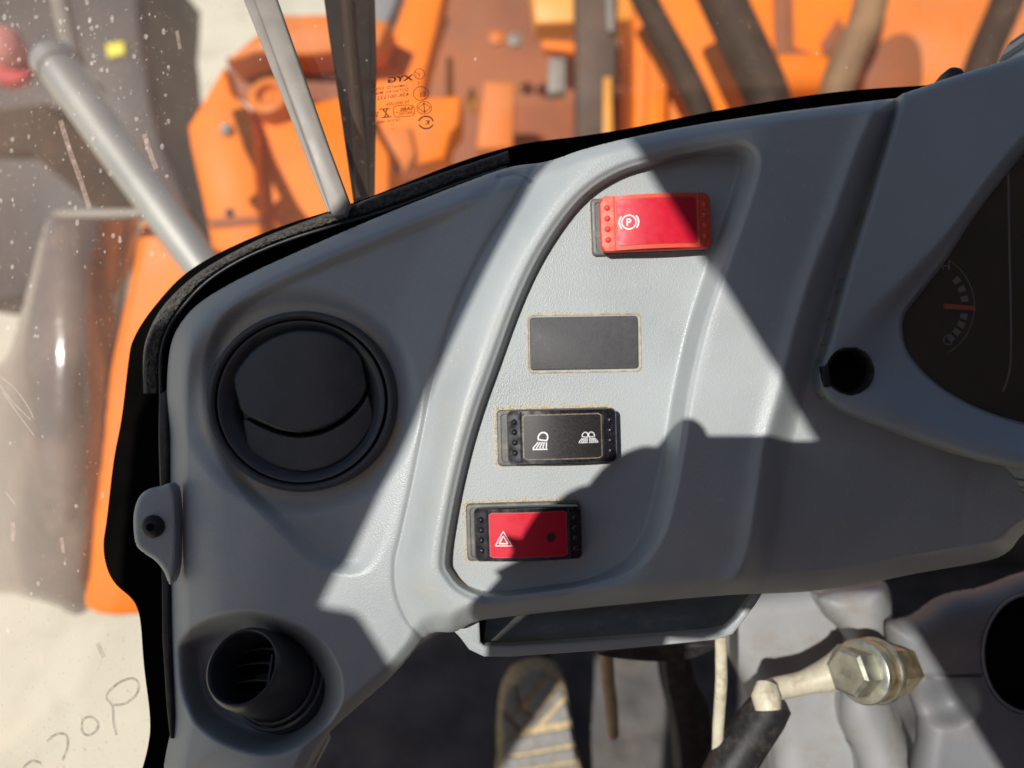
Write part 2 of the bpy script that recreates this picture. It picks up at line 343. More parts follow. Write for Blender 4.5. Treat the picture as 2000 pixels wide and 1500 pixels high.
def resample(p, n):
    p = np.array(p, float); L = np.concatenate([[0], np.cumsum(np.hypot(*np.diff(p, axis=0).T))]); t = np.linspace(0, L[-1], n)
    return np.stack([np.interp(t, L, p[:, 0]), np.interp(t, L, p[:, 1])], 1)
def strip(A, B, zf, n, rows):                                     # sheet between two traced edges
    a, b = resample(A, n), resample(B, n); V, Fc = [], []
    for k in range(rows + 1):
        t = k / rows
        for i in range(n):
            u, v = a[i] * (1 - t) + b[i] * t; V.append(P(u, v, float(zf(u, v, t))))
    for k in range(rows):
        for i in range(n - 1): Fc.append([k * n + i, k * n + i + 1, (k + 1) * n + i + 1, (k + 1) * n + i])
    return V, Fc
def pillow(px, z, drop, fil, step=5, skirt=8, sm=5, tilt=(0, 0)): # rounded-edged pad traced from an outline
    ol = smooth(px, sm) if sm else np.array(px, float); c = ol.mean(0)
    def zf(u, v, d): return z - drop * (1 - np.sqrt(np.clip(1 - (1 - np.clip(d / fil, 0, 1)) ** 2, 0, 1))) + tilt[0] * (u - c[0]) + tilt[1] * (v - c[1])
    X, Fc, _, _ = hfield(ol, zf, step, skirt); return X, Fc
def ribbon(pts, w, h=0.12, closed=False):                         # flat printed stroke; pts in panel mm, raised h
    p = [Vector(q) for q in pts]; n = len(p); V, Fc = [], []
    for i in range(n):
        t = (p[(i + 1) % n] - p[i - 1]) if closed else (p[min(i + 1, n - 1)] - p[max(i - 1, 0)])
        t.z = 0; t.normalize(); q = Vector((-t.y, t.x, 0)) * (w / 2)
        up = Vector((0, 0, h))
        V += [tuple(p[i] + q + up), tuple(p[i] - q + up)]
    for i in range(n if closed else n - 1):
        j = (i + 1) % n; Fc.append([2 * i, 2 * i + 1, 2 * j + 1, 2 * j])
    return V, Fc
def text(s, size, place, shear=0.0, bold=0.0):                    # place(x, y) -> panel mm
    c = bpy.data.curves.new('t', 'FONT'); c.body = s; c.size = size; c.shear = shear; c.offset = bold; c.resolution_u = 3
    o = bpy.data.objects.new('t', c); COL.objects.link(o)
    dg = bpy.context.evaluated_depsgraph_get(); me = bpy.data.meshes.new_from_object(o.evaluated_get(dg))
    V = [place(v.co.x, v.co.y) for v in me.vertices]; Fc = [list(p.vertices) for p in me.polygons]
    bpy.data.objects.remove(o); bpy.data.curves.remove(c); bpy.data.meshes.remove(me)
    return V, Fc
def circ(cx, cy, rx, ry=None, n=40, a0=0, a1=360):
    ry = ry or rx
    full = abs(a1 - a0) >= 360
    return [(cx + rx * math.cos(math.radians(a0 + (a1 - a0) * k / (n if full else n - 1))), cy + ry * math.sin(math.radians(a0 + (a1 - a0) * k / (n if full else n - 1)))) for k in range(n)]

# ================================================================== THE SETTING
g = bpy.data.meshes.new('yard'); g.from_pydata([(-120, -120, 0), (120, -120, 0), (120, 120, 0), (-120, 120, 0)], [], [(0, 1, 2, 3)])
g.materials.append(CONC); yo = bpy.data.objects.new('yard_ground', g); COL.objects.link(yo); tag(yo, kind='structure')

# ================================================================== DASHBOARD
OUT = [(338, 1540), (336, 1400), (329, 1250), (326, 1100), (325, 950), (325, 800), (328, 715), (336, 666), (353, 631), (381, 599), (420, 571), (490, 533),
       (560, 501), (630, 470), (740, 423), (845, 381), (915, 354), (978, 331), (1020, 322), (1055, 318), (1090, 309), (1139, 292), (1230, 269), (1360, 244), (1520, 220),
       (1680, 200), (1748, 192), (1800, 186), (2160, 150), (2160, 960), (2070, 1000), (2000, 1042), (1970, 1077), (1925, 1096), (1790, 1120), (1700, 1138),
       (1580, 1155), (1480, 1160), (1400, 1164), (1200, 1182), (1000, 1204), (930, 1214), (888, 1234), (840, 1238), (800, 1282), (760, 1326), (640, 1434), (600, 1495), (580, 1540)]
OUTS = smooth(OUT, 5)
K = smooth([(1090, 250), (1062, 300), (1030, 348), (1000, 400), (950, 480), (905, 570), (870, 660), (845, 750), (825, 850), (805, 950), (785, 1040), (772, 1100), (776, 1160), (800, 1215), (850, 1270)], 6, False)
REC = smooth([(868, 1090), (884, 985), (908, 880), (935, 790), (962, 715), (1008, 590), (1058, 487), (1128, 390), (1205, 335), (1300, 307), (1400, 286), (1448, 283), (1474, 305), (1470, 350), (1440, 442), (1405, 540),
              (1372, 640), (1345, 760), (1330, 860), (1312, 960), (1285, 1050), (1230, 1115), (1150, 1143), (1050, 1158), (960, 1168), (905, 1152), (876, 1122)], 5)
XC = smooth([(1775, 60), (1740, 130), (1712, 210), (1672, 304), (1632, 420), (1590, 530), (1562, 618), (1541, 700), (1522, 770), (1497, 864), (1485, 945), (1468, 1055), (1450, 1112), (1428, 1140), (1395, 1160), (1330, 1200)], 6, False)
DISH = smooth([(985, 352), (900, 396), (800, 436), (700, 477), (560, 536), (470, 586), (424, 645), (402, 720), (403, 800), (424, 880), (480, 965), (560, 1045), (630, 1105), (720, 1110), (780, 1010), (820, 850), (860, 690), (930, 520)], 5)
CAV = smooth([(345, 1245), (400, 1204), (470, 1190), (540, 1199), (600, 1224), (642, 1262), (668, 1312), (672, 1360), (655, 1408), (615, 1446), (560, 1474), (500, 1478), (430, 1455), (380, 1418), (350, 1365), (340, 1300)], 5)
VC = (588.0, 784.0)
SW = {'park': (1266, 440, 222, 112, 2.2), 'lamp': (1082, 853, 222, 110, 1.5), 'haz': (1022, 1037, 222, 112, 1.7), 'blank': (1141, 670, 220, 112, 1.0)}
def rect_d(u, v, c):
    cx, cy, w_, h_, r = c; a = math.radians(-r); du, dv = u - cx, v - cy
    x = du * math.cos(a) + dv * math.sin(a); y = -du * math.sin(a) + dv * math.cos(a)
    qx, qy = np.abs(x) - w_ / 2, np.abs(y) - h_ / 2
    return np.hypot(np.maximum(qx, 0), np.maximum(qy, 0)) + np.minimum(np.maximum(qx, qy), 0), x, y
POD = smooth([(1757, 190), (1740, 245), (1702, 370), (1650, 540), (1612, 680), (1597, 722), (1600, 760), (1630, 793), (1700, 824), (1800, 861), (1900, 894), (2000, 917), (2075, 930), (2075, 80), (2000, 106), (1925, 130), (1862, 149), (1828, 160), (1796, 172), (1772, 180)], 5)
CAPL = smooth([(974, 347), (1000, 341), (1020, 343), (1038, 354)], 5, False)
def dash_z(u, v, d):
    dK = sdist(K, u, v, False)
    dR = sdist(REC, u, v); dX = sdist(XC, u, v, False); dD = sdist(DISH, u, v); dC = sdist(CAV, u, v)
    r = np.hypot(u - VC[0], (v - VC[1]) * 1.05)
    # left pod
    zp = -4 - 10 * S(560, 300, u) * S(300, 900, v)
    zp = zp - 5.0 * S(-10, 26, dD) * S(-5, -120, dK)
    zp = zp - 3.5 * S(240, 196, r) - 16 * S(182, 176, r)
    zp = zp - 30 * S(0, 55, dC)
    # collar round the switch recess
    o = np.maximum(-dR, 0); t = np.clip(dK, 0, None) / (np.clip(dK, 0, None) + o + 1e-6)
    zc = -4 + 13.0 * S(0.0, 0.78, t) ** 0.9
    q = u - (1475 - 0.26 * (v - 330)); wr = S(-150, 10, q)
    H = zc * (1 - wr) + 16 * wr
    low = S(1000, 1140, v)
    H = H - low * wr * 3
    wd = 13 * (1 - wr) + 34 * wr
    H = H - 1.8 * S(14, 0, o) * (1 - wr) - 1.2 * S(12, 0, o) * wr
    pr_ = 1 - dR / wd
    Hin = H * ((1 - S(0, 1, dR / wd)) * (1 - wr) + (pr_ + np.sqrt(pr_ * pr_ + 0.012)) / 2 * wr)
    H = np.where(dR > 0, Hin, H)
    # right of the soft crest the moulding falls away
    H = H - 15 * S(-6, 52, dX) - np.clip(dX, 0, 400) * 0.02
    H = H + 1.6 * np.exp(-(dX / 22) ** 2)
    zz = np.where(dK > 0, H, zp)
    zz = zz - 1.0 * np.exp(-(dK / 5.5) ** 2) - 2.0 * np.exp(-(sdist(CAPL, u, v, False) / 3.5) ** 2)
    zz = zz - 45 * S(14, 40, sdist(POD, u, v))                       # the opening under the instrument pod
    # rolled outer edge
    bot = S(980, 1080, v) * S(860, 900, u); up = S(1000, 1080, u) * (1 - bot)
    wB = 44 * (1 - bot - up) + 40 * bot + 24 * up; hB = 15 * (1 - bot - up) + 16 * bot + 8 * up
    lowleft = S(1180, 1260, v) * (1 - bot) * S(420, 560, u)
    wB = wB * (1 - lowleft) + 26 * lowleft; hB = hB * (1 - lowleft) + 8 * lowleft
    tt = np.clip(d / wB, 0, 1); zz = zz - hB * (1 - np.sqrt(np.clip(1 - (1 - tt) ** 2, 0, 1))) * 0.6 - hB * 0.4 * (1 - S(0, 1, d / wB))
    lf = S(700, 860, v) * S(520, 330, u)
    zz = zz - 9 * lf * (1 - S(0, 120, d))
    return zz
X, Fc, uu, vv = hfield(OUTS, dash_z, 2.5, skirt=38)
dR_ = sdist(REC, uu, vv); dust = np.zeros(len(uu))
for k, c in SW.items():
    dd, x, y = rect_d(uu, vv, c)
    amt = {'park': 0.35, 'lamp': 0.9, 'haz': 1.0, 'blank': 0.35}[k]
    side = np.where(y < -c[3] / 2 + 10, 1.0, np.where(x < -c[2] / 2 + 8, 0.7, 0.25)) if k != 'blank' else 0.8
    dust = np.maximum(dust, amt * side * S(13 if k != 'blank' else 5, 0, dd))
dust = np.maximum(dust, 0.9 * S(9, 1, np.abs(dR_ - 10)) * S(0.45, 0.75, vnoise(uu, vv, 45, 3)) * (S(1000, 1100, vv) * S(1000, 900, uu)))
dust = np.maximum(dust, 0.55 * S(12, 0, np.abs(dR_ - 34)) * S(0.4, 0.8, vnoise(uu, vv, 30, 5)) * S(1390, 1420, uu) * S(520, 460, vv))
rv = np.hypot(uu - VC[0], (vv - VC[1]) * 1.05)
dust = np.maximum(dust, 1.0 * S(16, 0, np.abs(rv - 196)) * S(0.35, 0.75, vnoise(uu, vv, 60, 8)))
dust = np.maximum(dust, 0.18 * S(0.55, 0.9, vnoise(uu, vv, 90, 2)) * S(60, 10, np.abs(dR_ + 40)))
loc = P(900, 800, -10)
dash = thing('dashboard', loc, 'moulded grey plastic dashboard with a recessed switch panel, beside the windscreen', 'dashboard')
body = mesh('dash_panel', X, Fc, GREY, dash, attr={'dust': dust})
# screw ear on the left edge
ear = [(334, 945), (312, 951), (288, 956), (270, 974), (261, 1008), (264, 1058), (277, 1077), (303, 1095), (320, 1116), (333, 1142), (345, 1100), (345, 980)]
Xe, Fe = pillow(ear, -14, 2.5, 10, 3, 5)
tabo = mesh('mounting_tab', Xe, Fe, GREY, dash)
c = P(299, 1028, -13.5); s = (D + 13.5) / F
V, Q = lathe([(22 * s, -1), (22 * s, 0.6), (20 * s, 1.8), (15 * s, 2.9), (8 * s, 3.4), (6 * s, 2.0), (0, 1.2)], c, (0.15, 0.05, 1), 6 * 5)
mesh('screw', V, Q, RUBBER, tabo)
# dark trim strip below the ear, along the left edge
V, Q = prism(pp([(314, 1095), (329, 1095), (331, 1250), (337, 1400), (338, 1444), (331, 1444), (324, 1380), (316, 1250)], -30), 6, 0.8)
mesh('edge_trim', V, Q, RUBBER, dash)
V, Q = prism(pp([(311, 770), (325, 760), (327, 850), (327, 948), (312, 952), (309, 860)], -30), 6, 0.8)
mesh('edge_trim', V, Q, RUBBER, dash)
# storage tray under the switch panel
lip = [(878, 1226), (898, 1246), (916, 1270), (945, 1284), (1000, 1284), (1100, 1277), (1200, 1270), (1300, 1261), (1398, 1251), (1432, 1240), (1452, 1215), (1478, 1180), (1490, 1160)]
inn = [(1474, 1160), (1462, 1178), (1440, 1208), (1418, 1228), (1390, 1234), (1300, 1242), (1200, 1249), (1100, 1256), (1000, 1262), (945, 1262), (938, 1255), (936, 1212)]
V, Q = prism(pp(lip, -22) + pp(inn, -22), 5, 1.0)
tray = mesh('storage_tray', V, Q, GREY, dash)
base_ = [P(u, v, -24) for u, v in resample(smooth(inn, 3, False), 60)]
V = base_ + [(x, y, -86) for x, y, z in base_] + [(x * 1.01, y - 2.5, -86) for x, y, z in base_] + [(x * 1.01, y - 2.5, -24) for x, y, z in base_]
Q = [[k * 60 + i, k * 60 + i + 1, (k + 1) * 60 + i + 1, (k + 1) * 60 + i] for k in range(3) for i in range(59)]
mesh('tray_base', V, Q, TRAYF, tray, attr=False)
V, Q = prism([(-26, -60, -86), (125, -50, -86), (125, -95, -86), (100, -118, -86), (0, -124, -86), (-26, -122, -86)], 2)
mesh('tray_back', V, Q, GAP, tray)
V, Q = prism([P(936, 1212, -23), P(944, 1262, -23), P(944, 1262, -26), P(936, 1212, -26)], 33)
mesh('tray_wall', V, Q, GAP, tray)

# ------------------------------------------------------------------ switches
def local(c, z0, rot):                                            # mm offsets about a pixel, turned by rot degrees
    ox, oy, _ = P(c[0], c[1], z0); a = math.radians(rot); ca, sa = math.cos(a), math.sin(a)
    return lambda x, y, z: (ox + x * ca - y * sa, oy + x * sa + y * ca, z)
def rrect(w_, h_, r, n=5):
    out = []
    for (sx, sy, a) in ((1, 1, 0), (-1, 1, 90), (-1, -1, 180), (1, -1, 270)):
        for k in range(n + 1):
            t = math.radians(a + 90 * k / n); out.append((sx * (w_ / 2 - r) + r * math.cos(t), sy * (h_ / 2 - r) + r * math.sin(t)))
    return out
def loft(rings):                                                  # rings of equal length, last one capped
    n = len(rings[0]); V = [p for r in rings for p in r]; Fc = []
    for i in range(len(rings) - 1):
        for k in range(n):
            q = (k + 1) % n; Fc.append([i * n + k, i * n + q, (i + 1) * n + q, (i + 1) * n + k])
    Fc.append([(len(rings) - 1) * n + k for k in range(n)])
    return V, Fc
def grid_rr(w_, h_, r, nx, zf, L):                                # a curved rounded-rectangle sheet
    V, Fc = [], []; ny = 10
    for i in range(nx + 1):
        x = -w_ / 2 + w_ * i / nx; e = max(0, abs(x) - (w_ / 2 - r)); hh = h_ / 2 - r + math.sqrt(max(r * r - e * e, 0))
        for j in range(ny + 1):
            y = -hh + 2 * hh * j / ny; V.append(L(x, y, zf(x, y)))
    for i in range(nx):
        for j in range(ny):
            a = i * (ny + 1) + j; Fc.append([a, a + ny + 1, a + ny + 2, a + 1])
    return V, Fc
def rocker_switch(key, label, m_body, m_inlay, rc, size, zmid, symbols, tilt=0.0):
    cx, cy, bw, bh, rot = SW[key]
    th = thing('rocker_switch', P(cx, cy, 0), label, 'switch', 'rocker switches in the dash panel')
    L0 = local((cx, cy), 1.5, rot)
    w0, h0 = bw * 298.5 / F, bh * 298.5 / F
    V, Q = loft([[L0(x, y, z) for x, y in rrect(w0 - i, h0 - i, 1.6)] for z, i in ((-6, 0), (1.2, 0), (1.9, 0.5), (2.1, 1.2), (2.1, 3.2), (1.5, 3.6))])
    mesh('bezel', V, Q, BEZEL, th)
    L = local(rc, zmid, rot); w1, h1 = size
    top = lambda x: zmid + tilt * x - 3.2 * (x / (w1 / 2)) ** 2
    rings = []
    base = None; cr = 2.9 if key == 'park' else 2.2
    for f, ins in ((-1, 1.8), (-0.55, 0.5), (-0.2, 0.05), (-0.06, 0.0), (0.0, 0.45)):
        ring = []
        for x, y in rrect(w1 - 2 * ins, h1 - 2 * ins, cr, 6):
            zt = top(x) - 0.5
            ring.append(L(x, y, zt + f * (zt + 1.0) + (0.5 if f == 0 else 0)))
        rings.append(ring)
    # top sheet
    n = 6
    V1, Q1 = loft(rings); Q1.pop()
    gV, gF = grid_rr(w1 - 0.9, h1 - 0.9, cr - 0.45, 40, lambda x, y: top(x), L)
    rk = mesh('rocker', *join([(V1, Q1), (gV, gF)]), m_body, th)
    sub = rk.modifiers.new('edge', 'WEIGHTED_NORMAL')
    rk.modifiers.remove(sub)
    # raised frame lines either side of the inlay, then grip bumps
    iw, ih = w1 * 0.705, h1 * 0.80
    for sx in (-1, 1):
        xx = sx * (iw / 2 + 1.0)
        V, Q = prism([L(xx - 0.35, -h1 / 2 + 0.7, top(xx) + 0.25), L(xx + 0.35, -h1 / 2 + 0.7, top(xx) + 0.25), L(xx + 0.35, h1 / 2 - 0.7, top(xx) + 0.25), L(xx - 0.35, h1 / 2 - 0.7, top(xx) + 0.25)], 0.8, 0.15)
        mesh('frame_rib', V, Q, m_body, rk, sm=False)
        for k in range(4):
            yy = (k - 1.5) * h1 * 0.188; xb = sx * (w1 / 2 - 2.9)
            V, Q = lathe([(1.25, -0.3), (1.22, 0.15), (1.0, 0.65), (0.6, 0.95), (0.0, 1.08)], L(xb, yy, top(xb)), (0.0, 0.0, 1), 18)
            mesh('grip_bump', V, Q, m_body, rk)
    # inlay plate, thin, with a fine joint round it
    V, Q = grid_rr(iw + 0.55, ih + 0.55, 0.7, 24, lambda x, y: top(x) + 0.03, L)
    mesh('inlay_joint', V, Q, MATS['joint_' + key], th)
    V1, Q1 = grid_rr(iw, ih, 0.5, 24, lambda x, y: top(x) + 0.16, L)
    inl = mesh('inlay', V1, Q1, m_inlay, th)
    put = lambda x, y: L(x, y, top(x) + 0.21)
    for nm, parts, mm in symbols(put):
        mesh(nm, *join(parts), mm, inl, sm=False)
    return th
mat('joint_park', (0.28, 0.06, 0.03), 0.7); mat('joint_lamp', (0.30, 0.24, 0.15), 0.8, var=0.4, vscale=600); mat('joint_haz', (0.45, 0.10, 0.09), 0.7)
def rib2(put, pts, w_, closed=False): return ribbon([put(x, y) for x, y in pts], w_, 0.05, closed)
def sym_park(put):
    cx = -11.2; o = []
    o.append(rib2(put, circ(cx, 0, 2.75, n=40), 0.42, True))
    for a in (140, -40): o.append(rib2(put, circ(cx, 0, 3.75, n=14, a0=a - 0, a1=a + 80), 0.55))
    tp = text('P', 4.1, lambda x, y: put(cx - 1.15 + x, -1.45 + y), bold=0.02)
    return [('brake_symbol', o + [tp], WHITE)]
def lampicon(put, cx, cy, s, flip=1):
    T = lambda x, y: put(cx + flip * x * s, cy + y * s)
    rb = lambda pts, w_, cl=False: ribbon([T(x, y) for x, y in pts], w_ * s, 0.05, cl)
    head = [(-0.55, 0.55), (-0.75, 1.5), (-0.2, 2.45), (0.75, 2.9), (1.75, 2.55), (2.15, 1.6), (1.9, 0.5)]
    o = [rb([tuple(q) for q in smooth(head, 4, False)] , 0.36), rb([(-0.62, 0.72), (1.9, 0.42)], 0.30)]
    o.append(rb([(-2.5, -2.2), (2.0, -2.2)], 0.28))
    for a, b in ((-0.75, -2.45), (-0.1, -1.35), (0.5, -0.35), (1.1, 0.6), (1.75, 1.6)): o.append(rb([(a, 0.0), (b, -1.9)], 0.30))
    return o
def sym_lamp(put):
    return [('lamp_symbol', lampicon(put, -8.7, -1.9, 1.30), WHITE),
            ('lamp_symbol', lampicon(put, 8.3, -0.8, 0.80) + lampicon(put, 12.0, -0.8, 0.80, -1), WHITE)]
def sym_haz(put):
    o = []
    for r, w_ in ((3.55, 0.38), (2.3, 0.36), (1.25, 0.36)):
        o.append(ribbon([put(-9.9 + r * math.cos(math.radians(a)) * 0.98, -2.0 + r * math.sin(math.radians(a))) for a in (90, 210, 330)], w_, 0.05, True))
    # corners of a three-point ribbon are thin: lay each side separately
    o = []
    for r, w_ in ((3.8, 0.30), (2.0, 0.42)):
        p = [(-9.9 + r * math.cos(math.radians(a)), -2.2 + r * math.sin(math.radians(a))) for a in (90, 210, 330)]
        for i in range(3): o.append(ribbon([put(*p[i]), put(*p[(i + 1) % 3])], w_, 0.05 + 0.002 * i))
    disc = lathe([(1.8, 0.0), (1.75, 0.06), (0, 0.07)], tuple(Vector(put(8.8, -1.2)) + Vector((0, 0, 0.22))), (0.12, 0, 1), 24)
    return [('warning_symbol', o, WHITE), ('indicator_window', [disc], MATS['smoked'])]
mat('smoked', (0.02, 0.008, 0.008), 0.5)
rocker_switch('park', 'red rocker switch with the parking brake symbol, topmost of the panel', REDP, REDI, (1284, 431), (44.6, 22.6), 10.5, sym_park)
rocker_switch('lamp', 'black rocker switch with white work lamp symbols under the blank cover', BLACK, BLKI, (1099, 853), (43.6, 21.6), 12.0, sym_lamp)
rocker_switch('haz', 'black rocker switch with a red inlay and white warning triangle, lowest of the panel', BLACK, REDI, (1032, 1045), (43.0, 21.6), 12.0, sym_haz)
# blank cover
cx, cy, bw, bh, rot = SW['blank']; L0 = local((cx, cy), 0.5, rot); k = 299.5 / F
bl = thing('switch_blank', P(cx, cy, 0), 'dark grey blank cover filling the empty switch opening', 'cover')
V, Q = loft([[L0(x, y, z) for x, y in rrect(bw * k - i, bh * k - i, 2.0)] for z, i in ((-4, -0.6), (0.35, -0.6), (0.5, -0.2), (0.35, 0.7), (-0.8, 0.8), (-0.8, 2))])
mesh('surround', V, Q, MATS.get('blank_rim') or mat('blank_rim', (0.40, 0.34, 0.24), 0.8, var=0.3, vscale=300), bl)
V, Q = loft([[L0(x, y, z) for x, y in rrect(bw * k - i, bh * k - i, 1.5)] for z, i in ((-4, 1.7), (0.0, 1.7), (0.6, 2.0), (0.85, 2.6))])
mesh('cap', V, Q, BLANK, bl)
# loose sand along the switch edges
V, Fs = [], []
for key, cnt in (('haz', 260), ('lamp', 230), ('park', 60), ('blank', 60)):
    cx, cy, bw, bh, rot = SW[key]; L0 = local((cx, cy), 0, rot); w0, h0 = bw * 300 / F / 2, bh * 300 / F / 2
    for i in range(cnt):
        if random.random() < 0.78: x, y = random.uniform(-w0, w0), h0 + abs(random.gauss(0, 0.9)) + 0.1
        else: x, y = -w0 - abs(random.gauss(0, 0.5)) - 0.1, random.uniform(-h0, h0)
        r = random.uniform(0.12, 0.34); px, py, pz = L0(x, y, 0.1); k0 = len(V)
        for a in range(4): V.append((px + r * math.cos(a * 1.571 + i), py + r * math.sin(a * 1.571 + i), pz - 0.05))
        V.append((px, py, pz + r * 0.8)); Fs += [[k0 + a, k0 + (a + 1) % 4, k0 + 4] for a in range(4)]
so_ = mesh('loose_sand', V, Fs, SAND, None, sm=False); tag(so_, 'grains of dry yellow sand lying along the upper edges of the switches', 'sand', kind='stuff')

# ------------------------------------------------------------------ round air vent (closed)
vz = -6.5; vs = (D - vz) / F; vc = P(588, 784, vz)
av = thing('air_vent', vc, 'round black air vent with both flaps closed, set in the dash', 'air vent', 'round dash air vents')
r_ = lambda px: px * vs
AX = (0.0, 0.02, 1)
V, Q = lathe([(r_(187), -9), (r_(186), -1.5), (r_(182), 0.6), (r_(176), 1.0), (r_(171), 0.6), (r_(168.5), -0.6), (r_(168), -7)], vc, AX, 96, 1.0, 0.955, closed=True)
mesh('outer_ring', V, Q, VENT, av)
V, Q = lathe([(r_(165), -8), (r_(165), -0.6), (r_(163), 0.2), (r_(158), 0.1), (r_(150), -1.4), (r_(142), -3.4), (r_(134), -4.6), (r_(130), -9)], vc, AX, 96, 1.0, 0.965, closed=True)
mesh('inner_ring', V, Q, VENT, av)
V, Q = lathe([(r_(172), -10), (r_(172), -9.3), (0, -9.3)], vc, AX, 64, 1.0, 0.96)
mesh('backing', V, Q, GAP, av)
f1 = [(456, 742), (466, 718), (492, 686), (528, 662), (566, 648), (600, 645), (640, 650), (676, 668), (702, 692), (709, 710), (715, 742), (715, 760), (703, 784), (672, 814), (632, 836), (590, 845), (548, 840), (508, 824), (474, 806), (464, 780)]
f2 = [(477, 817), (508, 831), (548, 847), (590, 852), (634, 843), (676, 820), (706, 790), (718, 769), (727, 792), (731, 824), (718, 850), (694, 880), (654, 908), (612, 921), (580, 922), (540, 913), (508, 898), (486, 880), (478, 850)]
def flapz(z0, c, amp):
    def zf(u, v, d):
        e = np.clip(d / 5.0, 0, 1)
        return z0 + amp * (1 - ((u - c[0]) / 150) ** 2) - 1.4 * (1 - np.sqrt(1 - (1 - e) ** 2))
    return zf
for ol, z0, c, nm in ((f1, -9.5, (586, 745), 5.0), (f2, -10.6, (605, 850), 3.0)):
    X, Fq, _, _ = hfield(np.array(ol, float) if False else smooth(ol, 4), flapz(z0, c, nm), 2.5, skirt=4)
    mesh('flap', X, Fq, VENT, av)
# fill between flaps and ring: the sloping barrel wall
V, Q = lathe([(r_(136), -5.2), (r_(132), -8.6), (r_(100), -9.2)], vc, AX, 64, 1.0, 0.97)
V2 = V; mesh('barrel', V, [q for q in Q if len(q) == 4], VENT, av)

# ------------------------------------------------------------------ swivel air vent at the lower left (open)
O = Vector(P(472, 1302, 2)); B = Vector(P(550, 1330, -32)); axis = (O - B).normalized(); Lh = (O - B).length
sv = thing('air_vent', tuple(B), 'open swivel air nozzle in the lower left corner of the dash', 'air vent', 'round dash air vents')
Rb = 19.0
V, Q = lathe([(21.5, -6), (21.5, 2), (21.0, 3.6), (19.8, 4.0), (19.6, 1)], B, axis, 80)
mesh('outer_ring', V, [q for q in Q if len(q) == 4], VENT, sv)
V, Q = lathe([(19.3, -6), (19.3, 5.5), (18.9, 6.8), (17.9, 7.2), (17.7, 4)], B, axis, 80)
mesh('inner_ring', V, [q for q in Q if len(q) == 4], VENT, sv)
V, Q = lathe([(17.3, -4), (17.5, 6), (17.2, Lh * 0.55), (16.4, Lh - 4), (15.3, Lh - 0.6), (14.6, Lh), (14.0, Lh - 0.4), (13.7, Lh - 2), (13.6, 0), (13.4, -14)], B, axis, 80)
mesh('nozzle', V, [q for q in Q if len(q) == 4], VENT, sv)
V, Q = lathe([(13.6, -13.5), (13.6, -13), (0, -13)], B, axis, 40); mesh('backing', V, Q, GAP, sv)
x_, y_, a_ = basis(axis)
def vane(off, tilt):
    rows = []
    for i in range(13):
        t = -1 + 2 * i / 12; hw = 13.2 * math.sqrt(max(1 - (off / 13.6) ** 2, 0.05))
        rows.append(B + x_ * (t * hw) + y_ * (off + 2.5 * (1 - t * t)) + a_ * (Lh * 0.35))
    V = [];
    for p in rows:
        V += [tuple(p + a_ * 6 + y_ * tilt + y_ * .4), tuple(p + a_ * 6 + y_ * tilt - y_ * .4), tuple(p - a_ * 8 - y_ * .4), tuple(p - a_ * 8 + y_ * .4)]
    Fq = []
    for i in range(12):
        for k in range(4): Fq.append([4 * i + k, 4 * i + (k + 1) % 4, 4 * i + 4 + (k + 1) % 4, 4 * i + 4 + k])
    return V, Fq
for off, tl in ((-6.5, 1.5), (0.5, 1.5), (6.5, 1.5)): mesh('vane', *vane(off, tl), RUBBER, sv)
V, Q = tube([tuple(B + x_ * 4 + y_ * (-9) + a_ * (Lh * .5)), tuple(B + x_ * 3.5 + y_ * 8 + a_ * (Lh * .55))], 0.9, 8); mesh('vane_link', V, Q, VENT, sv)

# ------------------------------------------------------------------ instrument pod
WIN = smooth([(2075, 215), (2000, 292), (1950, 352), (1895, 425), (1840, 510), (1790, 575), (1764, 610), (1757, 642), (1766, 684), (1800, 730), (1850, 770), (1920, 806), (2000, 831), (2075, 846), (2200, 846), (2200, 215)], 5)
CRS = smooth([(2100, 160), (2000, 262), (1930, 345), (1853, 448), (1750, 552), (1690, 603), (1655, 638), (1630, 672), (1624, 700), (1640, 765), (1720, 805), (1840, 850), (1960, 885), (2100, 910), (2300, 900), (2300, 160)], 5)
HC = (1660, 725)
def pod_z(u, v, d):
    dW = sdist(WIN, u, v); dC = sdist(CRS, u, v); r = np.hypot(u - HC[0], v - HC[1])
    z = 10 - 5 * (1 - np.sqrt(np.clip(1 - (1 - np.clip(d / 16, 0, 1)) ** 2, 0, 1)))
    sp = np.clip(dC / (dC - np.minimum(dW, 0) + 1e-6), 0, 1)
    z = z - 9 * S(0, 1, sp) * (dC > 0) - 20 * S(-1, 10, dW)
    z = z - 2.0 * S(56, 46, r) * 0 - 10 * S(46, 42, r)
    return z
X, Fq, u2, v2 = hfield(POD, pod_z, 3.5, skirt=24)
ip = thing('instrument_pod', P(1800, 600, 0), 'grey instrument pod with a dark dial lens at the right edge of the dash', 'instrument panel')
d2 = sdist(POD, u2, v2); du = 0.7 * S(9, 0, np.abs(d2)) * S(0.3, 0.7, vnoise(u2, v2, 26, 4))
mesh('hood', X, Fq, PLATE, ip, attr={'dust': du})
dz = -10.0
V, Q = prism([P(u, v, -14) for u, v in WIN], 3); dl = mesh('dial', V, Q, LENS, ip, sm=False)
V, Q = prism([P(u, v, -8.5) for u, v in WIN], 1.2); mesh('lens', V, Q, LENSG, ip, sm=False)
Z = -13.8
mm = (D - Z) / F
V, Q = prism([P(1845, 593, -12), P(1905, 598, -12), P(1906, 606, -12), P(1845, 602, -12)], 1.0); mesh('needle', V, Q, NEEDLE, dl, sm=False)
